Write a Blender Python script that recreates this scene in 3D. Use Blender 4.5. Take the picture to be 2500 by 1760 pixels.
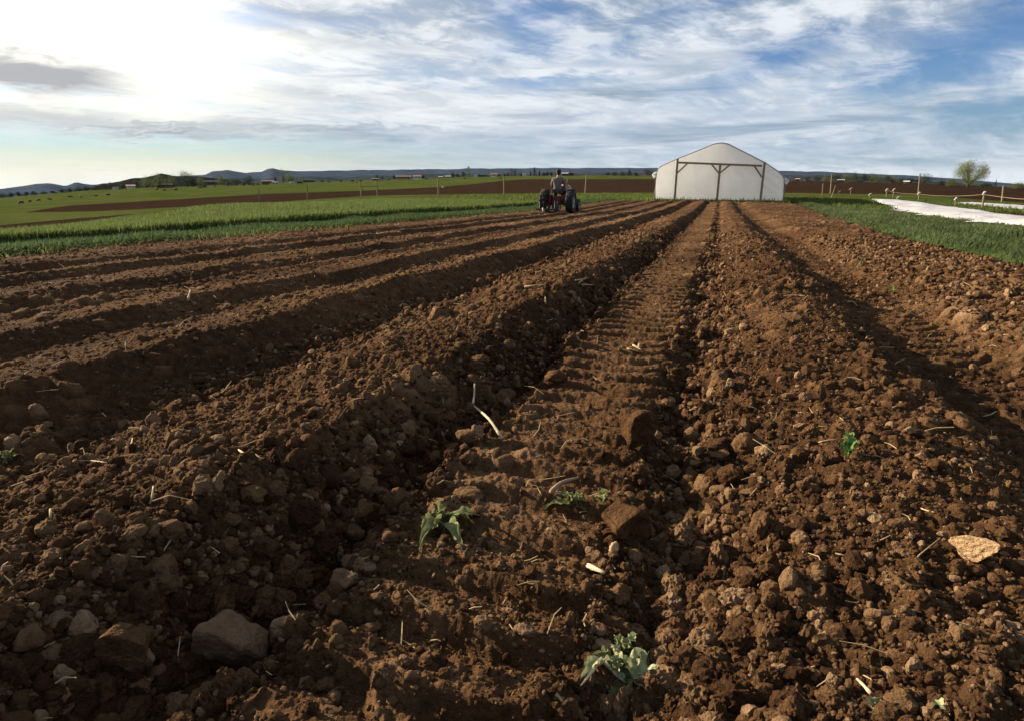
import bpy, bmesh, math, random
import numpy as np
from mathutils import Vector, Matrix
for o in list(bpy.data.objects): bpy.data.objects.remove(o)
SC = bpy.context.scene
COL = SC.collection
rng = np.random.default_rng(7)
random.seed(7)

# ------------------------------------------------------------------ camera
FPX, CAMH = 1500.0, 0.72                      # focal length in photo pixels, eye height
PITCH, PSI = math.atan(460 / 1500), math.radians(18.1)
cam = bpy.data.cameras.new("Camera")
cam.sensor_width = 36; cam.lens = 36 * FPX / 2500
cam.clip_start = 0.02; cam.clip_end = 20000
co = bpy.data.objects.new("Camera", cam); COL.objects.link(co)
co.location = (0, 0, CAMH)
co.rotation_euler = (math.pi / 2 - PITCH, 0, PSI)
SC.camera = co

# ------------------------------------------------------------------ sun, sky, exposure
SUN_EL = math.radians(20)
SUN_AZ = math.radians(-82)                    # clockwise from +Y (rows run along +Y)
SUN_DIR = Vector((math.sin(SUN_AZ) * math.cos(SUN_EL), math.cos(SUN_AZ) * math.cos(SUN_EL), math.sin(SUN_EL)))
sun = bpy.data.lights.new("sun", 'SUN'); sun.energy = 5.0; sun.angle = math.radians(0.55)
sun.color = (1.0, 0.83, 0.60)
so = bpy.data.objects.new("sun", sun); COL.objects.link(so)
so.rotation_euler = (-SUN_DIR).to_track_quat('-Z', 'Y').to_euler()
so.location = (0, 0, 30)
SC.view_settings.view_transform = 'Standard'; SC.view_settings.look = 'None'
SC.view_settings.gamma = 1.0; SC.view_settings.exposure = 1.36
SC.view_settings.use_curve_mapping = False


def ray(x, y):
    """direction of the photo pixel (x, y) of 2500 x 1760; used to read real positions off the photo"""
    r = (np.asarray(x, float) - 1250) / FPX; u = (880 - np.asarray(y, float)) / FPX
    fw = math.cos(PITCH) + u * math.sin(PITCH); z = -math.sin(PITCH) + u * math.cos(PITCH)
    return np.stack([-math.sin(PSI) * fw + math.cos(PSI) * r, math.cos(PSI) * fw + math.sin(PSI) * r, z + 0 * r], -1)


def azel(x, y):
    d = ray(x, y)
    return math.atan2(d[0], d[1]), math.atan2(d[2], math.hypot(d[0], d[1]))


class NT:
    """small helper to write node graphs"""
    def __init__(s, tree): s.t = tree; s.n = tree.nodes; s.l = tree.links
    def new(s, typ, **kw):
        nd = s.n.new(typ)
        for k, v in kw.items(): setattr(nd, k, v)
        return nd
    def put(s, sock, v):
        if isinstance(v, bpy.types.NodeSocket): s.l.new(v, sock)
        else: sock.default_value = v
    def m(s, op, a, b=None, c=None, clamp=False):
        nd = s.new('ShaderNodeMath', operation=op, use_clamp=clamp)
        s.put(nd.inputs[0], a)
        if b is not None: s.put(nd.inputs[1], b)
        if c is not None: s.put(nd.inputs[2], c)
        return nd.outputs[0]
    def vm(s, op, a, b=None):
        nd = s.new('ShaderNodeVectorMath', operation=op)
        s.put(nd.inputs[0], a)
        if b is not None: s.put(nd.inputs[1], b)
        return nd.outputs['Value'] if op in ('DOT_PRODUCT', 'LENGTH') else nd.outputs[0]
    def comb(s, x, y, z):
        nd = s.new('ShaderNodeCombineXYZ')
        for i, v in enumerate((x, y, z)): s.put(nd.inputs[i], v)
        return nd.outputs[0]
    def noise(s, vec, scale, detail=4, rough=0.55, dist=0.0, out=0):
        nd = s.new('ShaderNodeTexNoise')
        if vec is not None: s.put(nd.inputs['Vector'], vec)
        nd.inputs['Scale'].default_value = scale; nd.inputs['Detail'].default_value = detail
        nd.inputs['Roughness'].default_value = rough; nd.inputs['Distortion'].default_value = dist
        return nd.outputs[out]
    def ramp(s, fac, stops):
        nd = s.new('ShaderNodeValToRGB'); e = nd.color_ramp.elements
        while len(e) < len(stops): e.new(0.5)
        for el, (p, c) in zip(e, stops):
            el.position = p; el.color = (*c, 1) if len(c) == 3 else c
        s.put(nd.inputs[0], fac)
        return nd.outputs[0]
    def sstep(s, v, a, b):
        nd = s.new('ShaderNodeMapRange', interpolation_type='SMOOTHSTEP')
        s.put(nd.inputs[0], v); nd.inputs[1].default_value = a; nd.inputs[2].default_value = b
        return nd.outputs[0]
    def mix(s, fac, a, b, mode='MIX'):
        nd = s.new('ShaderNodeMix', data_type='RGBA', blend_type=mode)
        s.put(nd.inputs[0], fac)
        for i, v in ((6, a), (7, b)):
            if isinstance(v, (tuple, list)) and len(v) == 3: v = (*v, 1)
            s.put(nd.inputs[i], v)
        return nd.outputs[2]


def build_world():
    w = bpy.data.worlds.new("World"); SC.world = w; w.use_nodes = True
    g = NT(w.node_tree); g.n.clear()
    out = g.new('ShaderNodeOutputWorld'); bg = g.new('ShaderNodeBackground')
    g.l.new(bg.outputs[0], out.inputs[0])
    sky = g.new('ShaderNodeTexSky', sky_type='NISHITA')
    sky.sun_disc = False; sky.sun_elevation = SUN_EL; sky.sun_rotation = SUN_AZ
    sky.altitude = 1900; sky.air_density = 1.0; sky.dust_density = 0.6; sky.ozone_density = 2.0
    tc = g.new('ShaderNodeTexCoord'); D = tc.outputs['Generated']
    sep = g.new('ShaderNodeSeparateXYZ'); g.l.new(D, sep.inputs[0])
    X, Y, Z = sep.outputs
    az = g.m('ARCTAN2', X, Y); el = g.m('ARCSINE', Z)
    BRIGHT = (math.sin(-1.02) * .95, math.cos(-1.02) * .95, .312)      # thin bright cloud lit from behind, at the sun's side of the view
    sdot = g.vm('DOT_PRODUCT', D, BRIGHT)
    ang = g.m('ARCCOSINE', g.m('MINIMUM', sdot, 0.99999))
    # cloud sheet coordinates: the direction carried to a flat layer overhead
    zz = g.m('ADD', g.m('MAXIMUM', Z, 0.0), 0.13)
    px = g.m('DIVIDE', X, zz); py = g.m('DIVIDE', Y, zz)
    def axes(deg):
        ca, sa = math.cos(math.radians(deg)), math.sin(math.radians(deg))
        return (g.m('ADD', g.m('MULTIPLY', px, ca), g.m('MULTIPLY', py, sa)), g.m('SUBTRACT', g.m('MULTIPLY', py, ca), g.m('MULTIPLY', px, sa)))
    u, v = axes(62)                               # streaks of the cirrus run this way
    warp = g.noise(g.comb(px, py, 4.1), 1.1, 4, 0.55, out=1)
    W = g.vm('SUBTRACT', warp, (0.5, 0.5, 0.5))
    P = g.vm('ADD', g.comb(g.m('MULTIPLY', u, 0.45), v, 0.37), g.vm('MULTIPLY', W, (0.8, 0.8, 0.0)))
    n1 = g.noise(P, 0.9, 8, 0.58, 0.2)
    n2 = g.noise(g.vm('ADD', g.comb(g.m('MULTIPLY', u, 0.8), g.m('MULTIPLY', v, 2.4), 2.2), g.vm('MULTIPLY', W, (.5, .7, 0))), 1.6, 7, 0.62, 0.3)
    n3 = g.noise(g.vm('ADD', g.comb(px, py, 9.2), g.vm('MULTIPLY', W, (.3, .3, 0))), 3.6, 7, 0.62, 0.4)
    dens = g.m('ADD', g.m('ADD', g.m('MULTIPLY', n1, 0.85), g.m('MULTIPLY', n2, 0.40)), g.m('MULTIPLY', n3, 0.30))
    # where it is thicker or thinner, by direction
    def blob(x, y, ax, ay, rot=0.0, wob=0.06):
        a0, e0 = azel(x, y)
        daz = g.m('ADD', g.m('SUBTRACT', az, a0), g.m('MULTIPLY', g.m('SUBTRACT', n2, 0.5), wob * 2))
        de = g.m('ADD', g.m('SUBTRACT', el, e0), g.m('MULTIPLY', g.m('SUBTRACT', n3, 0.5), wob))
        c, s_ = math.cos(rot), math.sin(rot)
        a = g.m('DIVIDE', g.m('ADD', g.m('MULTIPLY', daz, c), g.m('MULTIPLY', de, s_)), ax)
        b = g.m('DIVIDE', g.m('SUBTRACT', g.m('MULTIPLY', de, c), g.m('MULTIPLY', daz, s_)), ay)
        return g.m('POWER', 2.718, g.m('MULTIPLY', g.m('ADD', g.m('MULTIPLY', a, a), g.m('MULTIPLY', b, b)), -1.0))
    def bank(lst, wob=.06):
        t = None
        for x, y, ax, ay, rot, k in lst:
            b = g.m('MULTIPLY', blob(x, y, ax, ay, rot, wob), k)
            t = b if t is None else g.m('MAXIMUM', t, b)
        return t
    gapv = bank([(1340, 205, .10, .016, .02, .95), (2260, 185, .10, .026, .25, 1.0), (1900, 140, .12, .020, .30, .75), (2400, 295, .13, .030, .0, 1.1), (2470, 70, .10, .06, .5, .95),
                 (1290, 55, .08, .07, .3, .75), (1700, 30, .12, .02, .2, .5), (880, 265, .07, .007, .0, .6), (640, 45, .10, .012, 0, .6), (2100, 330, .10, .012, .1, .6), (1480, 130, .06, .014, .3, .5)])
    cover = g.sstep(g.m('SUBTRACT', dens, g.m('MULTIPLY', gapv, 0.31)), 0.38, 0.84)
    cover = g.m('ADD', g.m('MULTIPLY', cover, .92), .05)
    low = g.sstep(el, -0.005, 0.075)
    clear = bank([(430, 375, .60, .026, -.02, .92), (1050, 368, .3, .010, 0, .6)], .03)
    cover = g.m('MULTIPLY', cover, g.m('SUBTRACT', 1.0, clear))
    glow = g.m('POWER', 2.718, g.m('MULTIPLY', g.m('MULTIPLY', ang, ang), -1.0 / (2 * 0.185 ** 2)))
    halo = g.m('POWER', 2.718, g.m('DIVIDE', ang, -0.40))
    # grey undersides and streaks
    st = g.noise(g.comb(g.m('MULTIPLY', az, 1.5), g.m('MULTIPLY', el, 13.0), 1.3), 2.2, 6, 0.55, 0.5)
    lowband = g.m('MULTIPLY', g.sstep(el, -0.01, 0.03), g.m('SUBTRACT', 1.0, g.sstep(el, 0.10, 0.22)))
    grey = g.m('MULTIPLY', g.sstep(st, 0.42, 0.68), lowband)
    mott = g.sstep(g.m('ADD', g.m('MULTIPLY', n2, .5), g.m('MULTIPLY', n3, .5)), .41, .59)
    grey = g.m('MAXIMUM', grey, g.m('MULTIPLY', g.m('SUBTRACT', 1.0, mott), g.m('ADD', .30, g.m('MULTIPLY', g.sstep(el, .06, .24), .65))))
    dk = bank([(80, 178, .100, .025, -.05, 1.3), (95, 283, .13, .010, .0, .5), (400, 325, .070, .0055, .05, 1.0), (330, 305, .12, .004, .05, .7), (870, 314, .20, .004, .0, .65), (560, 335, .2, .004, 0, .45),
               (1190, 345, .12, .010, .0, .65), (1780, 268, .11, .010, -.06, .65), (800, 235, .10, .010, 0, .45), (1500, 322, .30, .012, 0, .5), (1980, 365, .25, .010, 0, .5), (760, 35, .09, .010, -.05, .6), (860, 100, .12, .008, -.05, .5)], .045)
    base = g.mix(g.sstep(halo, .10, .62), (.44, .465, .495), (.58, .555, .485))
    tone = g.mix(g.m('MULTIPLY', grey, 0.86), base, g.mix(g.sstep(halo, .10, .55), (.115, .165, .225), (.34, .345, .345)))
    skyc = g.vm('MULTIPLY', sky.outputs[0], (0.031, 0.043, 0.058))
    skyc = g.mix(g.m('MULTIPLY', g.m('SUBTRACT', 1.0, g.sstep(el, .0, .16)), .75), skyc, g.mix(g.sstep(halo, .08, .40), (.125, .185, .245), g.mix(g.sstep(el, .000, .060), (.48, .44, .30), (.255, .37, .37))))
    c = g.mix(cover, skyc, tone)
    add = g.vm('MULTIPLY', (1.0, .94, .78), g.comb(*(g.m('ADD', g.m('MULTIPLY', glow, 0.95), g.m('MULTIPLY', halo, 0.05)),) * 3))
    add = g.vm('MULTIPLY', add, g.comb(*(g.m('ADD', g.m('MULTIPLY', g.sstep(el, .03, .15), 0.97), 0.03),) * 3))
    c = g.vm('ADD', c, add)
    c = g.mix(g.m('MINIMUM', g.m('MULTIPLY', dk, 0.9), 0.93), c, g.mix(g.sstep(halo, .1, .5), (.19, .245, .32), (.22, .225, .24)))
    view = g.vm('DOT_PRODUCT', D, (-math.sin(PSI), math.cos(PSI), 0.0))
    deep = g.m('MAXIMUM', g.sstep(el, .42, .85), g.m('SUBTRACT', 1.0, g.sstep(view, -.35, .30)))  # unseen sky overhead and behind the camera, darkened to deepen the ground shadows
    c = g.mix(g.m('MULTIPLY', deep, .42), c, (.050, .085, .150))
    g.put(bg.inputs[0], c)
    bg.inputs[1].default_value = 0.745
    w.cycles.sampling_method = 'MANUAL'; w.cycles.sample_map_resolution = 512


build_world()
# the world above is kept at daylight scale by the multipliers on the sky texture (0.05 to 0.08)

# ------------------------------------------------------------------ numpy noise
def _h(ix, iy, seed, iz=0):
    a = (np.asarray(ix).astype(np.int64) * 374761393 + np.asarray(iy).astype(np.int64) * 668265263 + np.asarray(iz).astype(np.int64) * 2147483629 + seed * 974634777) & 0xFFFFFFFF
    a = ((a ^ (a >> 13)) * 1274126177) & 0xFFFFFFFF
    a = ((a ^ (a >> 16)) * 2246822519) & 0xFFFFFFFF
    a ^= a >> 15
    return (a & 0xFFFFFF).astype(np.float64) / 0x1000000


def vn(x, y, seed=0):
    ix = np.floor(x); iy = np.floor(y); fx = x - ix; fy = y - iy
    fx = fx * fx * (3 - 2 * fx); fy = fy * fy * (3 - 2 * fy)
    a = _h(ix, iy, seed); b = _h(ix + 1, iy, seed); c = _h(ix, iy + 1, seed); d = _h(ix + 1, iy + 1, seed)
    return (a + (b - a) * fx) * (1 - fy) + (c + (d - c) * fx) * fy - 0.5


def fbm(x, y, seed=0, oct=4, gain=0.5):
    s = 0; a = 1; f = 1
    for i in range(oct):
        s = s + a * vn(x * f + 17.3 * i, y * f - 9.1 * i, seed + i); a *= gain; f *= 2.03
    return s


def vn3(p, seed=0):
    i = np.floor(p); f = p - i; f = f * f * (3 - 2 * f); r = 0
    for dx in (0, 1):
        for dy in (0, 1):
            for dz in (0, 1):
                w = (f[:, 0] if dx else 1 - f[:, 0]) * (f[:, 1] if dy else 1 - f[:, 1]) * (f[:, 2] if dz else 1 - f[:, 2])
                r = r + w * _h(i[:, 0] + dx, i[:, 1] + dy, seed, i[:, 2] + dz)
    return r - 0.5


def bumps(x, y, cell, seed, prob=1.0, squash=0.75):
    """heights of lumps of soil strewn one to a cell, partly sunk"""
    x = x / cell; y = y / cell
    ix = np.floor(x); iy = np.floor(y); best = np.zeros_like(x)
    for dx in (-1, 0, 1):
        for dy in (-1, 0, 1):
            cx = ix + dx; cy = iy + dy
            pr = prob if np.isscalar(prob) else prob
            on = _h(cx, cy, seed + 5) < pr
            r = 0.22 + 0.42 * _h(cx, cy, seed + 3) ** 1.5
            ux = x - (cx + 0.15 + 0.7 * _h(cx, cy, seed)); uy = y - (cy + 0.15 + 0.7 * _h(cx, cy, seed + 1))
            t = _h(cx, cy, seed + 7) * math.pi; e = 0.72 + 0.5 * _h(cx, cy, seed + 8)
            a = (ux * np.cos(t) + uy * np.sin(t)) * e; b = (uy * np.cos(t) - ux * np.sin(t)) / e
            d2 = 0.55 * (a * a + b * b) + 0.45 * np.maximum(np.abs(a), np.abs(b * 0.9 + a * 0.25)) ** 2 * 1.15
            tilt = 1 + 0.5 * (ux * (_h(cx, cy, seed + 9) - .5) + uy * (_h(cx, cy, seed + 10) - .5)) / r
            rnd_ = np.sqrt(np.maximum(0, r * r - d2))
            po = np.maximum(np.maximum(np.abs(a), np.abs(b)), np.abs(.64 * a + .77 * b) * (.9 + .25 * _h(cx, cy, seed + 11))) / r
            top = .75 + 1.1 * (a * (_h(cx, cy, seed + 12) - .5) + b * (_h(cx, cy, seed + 13) - .5)) / r
            fac = r * np.minimum(np.clip(1 - po, 0, 1) * 2.1, np.maximum(top, .1) * (po < 1))
            hh = np.where(_h(cx, cy, seed + 14) < .68, fac, rnd_) * squash * (0.5 + 0.6 * _h(cx, cy, seed + 4)) * tilt
            best = np.where(on, np.maximum(best, hh), best)
    return best * cell


# ------------------------------------------------------------------ the lie of the land
PX_, PZ_ = zip(*[(-9, .02), (-7.4, .03), (-6.9, .03), (-6.55, .05), (-6.1, .10), (-5.95, .07), (-5.8, -.02), (-5.5, .03), (-5.2, .095), (-5.05, -.01), (-4.8, .02),
                 (-4.35, .06), (-4.12, .11), (-3.95, -.01), (-3.78, .045), (-3.66, .01), (-3.3, .05), (-3.08, .105), (-2.93, -.01), (-2.78, -.02), (-2.45, .065), (-2.1, .13),
                 (-1.92, .0), (-1.75, -.045), (-1.5, .03), (-1.2, .105), (-.92, .125), (-.80, .05), (-.69, -.08), (-.63, -.035), (-.605, .01), (-.15, .008), (-.125, -.02),
                 (-.06, -.085), (.0, -.05), (.15, .045), (.35, .10), (.58, .105), (.75, .06), (.88, -.03), (1.0, -.055), (1.3, -.05), (1.42, -.01), (1.6, .045),
                 (2.0, .06), (2.5, .05), (3.0, .03), (3.6, .0), (9, 0)])


def base_z(X, Y):
    X, Y = np.asarray(X, float), np.asarray(Y, float)
    z = -0.0334 * np.minimum(Y, 26) - 0.0206 * np.maximum(Y - 26, 0)
    return z - 0.07 * np.clip(-7.3 - X, 0, 8) * np.clip(1.4 - np.abs(Y) / 12, 0, 1)


_cols = [0, 178, 640, 900, 1230, 1600, 1925, 2230, 2500]
_R = np.array([16, 25, 46, 60, 100, 200, 400.])
_tab = np.array([[550, 536, 521, 517, 508, 497, 487], [548, 532, 515, 509, 500, 484, 467], [541, 519, 502, 494, 479, 465, 449.5], [541, 517, 497, 489, 473, 457, 442],
                 [541, 517, 492, 480, 462, 447, 431], [541, 517, 491, 478, 460, 444, 430], [562, 530, 501, 487, 467, 452, 443], [570, 538, 509, 495, 475, 460, 449], [582, 547, 515, 503, 490, 474, 461]], float)
_azc = np.array([math.atan2(*ray(c, 440)[:2]) for c in _cols])
_tan = np.zeros_like(_tab)
for _i, _c in enumerate(_cols):
    _d = ray(np.full(7, _c), _tab[_i]); _tan[_i] = _d[:, 2] / np.hypot(_d[:, 0], _d[:, 1])
_azf = np.linspace(_azc[0] - 1.2, _azc[-1] + 1.2, 900)
_tanf = np.array([np.interp(_azf, _azc, _tan[:, j]) for j in range(7)])
_k = np.hanning(41); _k /= _k.sum()
_tanf = np.array([np.convolve(np.pad(t, 20, mode='edge'), _k, 'valid') for t in _tanf])


def far_z(X, Y):
    az = np.arctan2(X, Y); R = np.maximum(np.hypot(X, Y), 1e-3)
    fi = np.clip((az - _azf[0]) / (_azf[1] - _azf[0]), 0, 898.99); i = fi.astype(int); f = fi - i
    lr = np.log(np.clip(R, 16, 400)); lR = np.log(_R)
    j = np.clip(np.searchsorted(lR, lr) - 1, 0, 5); g = (lr - lR[j]) / (lR[j + 1] - lR[j])
    g = np.clip(g, 0, 1)
    T = lambda jj: _tanf[jj, i] * (1 - f) + _tanf[jj, i + 1] * f
    t = T(j) * (1 - g) + T(j + 1) * g
    t = t - 0.018 * np.clip((R - 430) / 300, 0, 1)
    return CAMH + np.clip(R, 16, None) * t


def land_z(X, Y):
    X, Y = np.asarray(X, float), np.asarray(Y, float)
    R = np.hypot(X, Y)
    w = np.clip((np.log(np.maximum(R, .01)) - math.log(19)) / (math.log(44) - math.log(19)), 0, 1); w = w * w * (3 - 2 * w)
    inf = np.clip((X + 9.5) / 2, 0, 1) * np.clip((6.5 - X) / 2, 0, 1) * np.clip((49 - Y) / 3, 0, 1) * (Y > 0)
    w = w * (1 - inf)
    return base_z(X, Y) * (1 - w) + far_z(X, Y) * w


def right_edge(Y):
    return np.interp(Y, [0, 4, 8, 11, 20, 32, 40, 46], [3.6, 3.3, 3.15, 3.0, 3.5, 4.15, 4.4, 4.6])


def field_parts(X, Y):
    """height of the ploughed soil over the land, and how dry it is"""
    wob = 0.08 * vn(X * 0.6, Y * 0.55, 3) + 0.07 * vn(X * 1.6, Y * 1.3, 4) + 0.06 * vn(X * 4, Y * 3.3, 6)
    near_track = np.exp(-((X + .37) / .42) ** 2)
    Xw = X + wob * (1 - 0.8 * near_track)
    amp = (1 + 0.28 * vn(X * 1.1 + 3, Y * 0.5, 5)) * np.interp(X, [-3.0, -1.9], [.66, .95])
    z = np.interp(Xw, PX_, PZ_) * amp
    edge = np.clip((X - right_edge(Y) + .3) / .5, 0, 1); z = z * (1 - edge)
    z = z + 0.030 * fbm(X * 2.4, Y * 2.0, 11, 4) * (1 - .7 * np.clip((X + .63) / .05, 0, 1) * np.clip((-.12 - X) / .05, 0, 1))
    z = z + np.exp(-((X + .06) / .075) ** 2) * (.055 * np.clip(vn(X * .7, Y * 1.5, 18) * 2.4 + .15, 0, 1) + .045 * np.clip((np.hypot(X, Y) - 2.5) / 4, 0, 1))
    # tyre track with its lug prints
    tr = np.clip((X + .60) / .05, 0, 1) * np.clip((-.13 - X) / .05, 0, 1)
    q = -X * math.sin(PSI) + Y * math.cos(PSI) + 0.055 * fbm(X * 2.6, Y * 2.2, 21, 3) + 0.045 * np.sin((X + .37) * 9)
    s_ = np.sin(q * 2 * math.pi / 0.145)
    lug = (np.clip(s_ * 2.2 + .3, -1, 1)) * np.interp(np.hypot(X, Y), [1.2, 2.6], [.0155, .019]) * np.clip(.62 + 1.0 * (vn(X * 2.2, Y * 1.7, 22) + .40) + .6 * vn(X * 7, Y * 6, 23), .15, 1.4)
    tr2 = np.clip((X - .98) / .06, 0, 1) * np.clip((1.36 - X) / .06, 0, 1)
    z = z + tr * lug + tr2 * lug * 0.55
    trench = np.exp(-((X + .70) / .13) ** 2) + np.exp(-((X + .02) / .12) ** 2) + 0.8 * np.exp(-((X + 1.75) / .2) ** 2)
    calm = np.interp(X, [-2.4, -1.9], [.52, 1])
    rough = np.clip(calm * 0.85 + 0.5 * trench - 0.62 * tr - 0.4 * tr2 + 0.25 * np.clip((X - 1.4) * 2, 0, 1), 0.16, 1.5)
    wx = X + 0.014 * vn(X * 23, Y * 23, 31) + .006 * vn(X * 70, Y * 70, 35) ; wy = Y + 0.014 * vn(X * 23, Y * 23, 33) + .006 * vn(X * 70, Y * 70, 36)
    b1 = bumps(wx, wy, 0.15, 41, np.clip((0.06 * rough + 0.12 * trench) * np.interp(X, [-2.4, -1.9], [.12, 1]), 0, .5), .70)
    b2 = 1.08 * bumps(wx, wy, 0.085, 51, np.clip(0.34 * rough + 0.2 * trench, 0, .85), .78)
    b3 = 1.15 * bumps(wx, wy, 0.042, 61, np.clip(0.55 * rough + .1, 0, .92), .80)
    b4 = bumps(wx, wy, 0.021, 71, 0.85, .85)
    b5 = bumps(X, Y, 0.0105, 81, 0.9, .9)
    b = np.maximum(np.maximum(b1, b2), b3 * 0.95)
    b = np.maximum(b, b4 * 0.8) + 0.45 * b4 + 0.5 * b5
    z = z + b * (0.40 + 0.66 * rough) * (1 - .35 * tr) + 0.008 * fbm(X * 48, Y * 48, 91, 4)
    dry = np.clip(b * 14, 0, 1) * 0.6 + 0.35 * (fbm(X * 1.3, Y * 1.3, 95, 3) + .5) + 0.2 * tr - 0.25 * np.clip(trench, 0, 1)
    return z, dry


def field_z(X, Y):
    X = np.atleast_1d(np.asarray(X, float)); Y = np.atleast_1d(np.asarray(Y, float))
    return land_z(X, Y) + field_parts(X, Y)[0]


def hit(x, y, soil=True, tmax=600):
    """where the sight line of photo pixel (x, y) meets the ground"""
    d = ray(x, y); d = d / math.hypot(d[0], d[1])
    t = np.exp(np.linspace(math.log(.4), math.log(tmax), 2500))
    for _ in range(2):
        X, Y = d[0] * t, d[1] * t; zr = CAMH + d[2] * t
        g = field_z(X, Y) if soil else land_z(X, Y)
        k = np.argmax(zr <= g)
        if zr[k] > g[k]: k = len(t) - 1
        a = t[max(k - 1, 0)]; b = t[k]
        t = np.linspace(a, b, 40)
    X, Y, Z = d[0] * t[-1], d[1] * t[-1], CAMH + d[2] * t[-1]
    return Vector((X, Y, Z))


def px2m(p, px):
    """size in metres of px photo pixels at the distance of p"""
    f = Vector((-math.sin(PSI) * math.cos(PITCH), math.cos(PSI) * math.cos(PITCH), -math.sin(PITCH)))
    return px * f.dot(Vector(p) - Vector((0, 0, CAMH))) / FPX


# ------------------------------------------------------------------ object helpers
def tag(o, label=None, cat=None, group=None, kind=None):
    if label: o['label'] = label
    if cat: o['category'] = cat
    if group: o['group'] = group
    if kind: o['kind'] = kind
    return o


def empty(name, loc, rz=0, label=None, cat=None, group=None):
    o = bpy.data.objects.new(name, None); COL.objects.link(o)
    o.location = loc; o.rotation_euler = (0, 0, rz); o.empty_display_size = 0.2
    return tag(o, label, cat, group)


def copy_tree(o, parent=None):
    c = o.copy(); COL.objects.link(c); c.parent = parent
    for ch in o.children: copy_tree(ch, c)
    return c


def npmesh(name, V, quads=None, tris=None, attrs=None, smooth=False):
    me = bpy.data.meshes.new(name)
    V = np.asarray(V, np.float32)
    nq = 0 if quads is None else len(quads); nt = 0 if tris is None else len(tris)
    loops = []
    if nq: loops.append(np.asarray(quads, np.int32).ravel())
    if nt: loops.append(np.asarray(tris, np.int32).ravel())
    loops = np.concatenate(loops)
    starts = np.concatenate([np.arange(nq) * 4, nq * 4 + np.arange(nt) * 3]).astype(np.int32)
    me.vertices.add(len(V)); me.vertices.foreach_set('co', V.ravel())
    me.loops.add(len(loops)); me.loops.foreach_set('vertex_index', loops)
    me.polygons.add(nq + nt); me.polygons.foreach_set('loop_start', starts)
    me.update(calc_edges=True)
    me.polygons.foreach_set('use_smooth', np.full(nq + nt, smooth))
    for k, a in (attrs or {}).items():
        a = np.asarray(a, np.float32)
        if a.ndim == 1:
            at = me.attributes.new(k, 'FLOAT', 'POINT'); at.data.foreach_set('value', a)
        else:
            at = me.attributes.new(k, 'FLOAT_COLOR', 'POINT'); at.data.foreach_set('color', a.ravel())
    me.update()
    return me


def link(name, me, mat=None, parent=None, loc=(0, 0, 0), rot=(0, 0, 0)):
    o = bpy.data.objects.new(name, me); COL.objects.link(o)
    if mat and not me.materials: me.materials.append(mat)
    if parent: o.parent = parent
    o.location = loc; o.rotation_euler = rot
    return o


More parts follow.
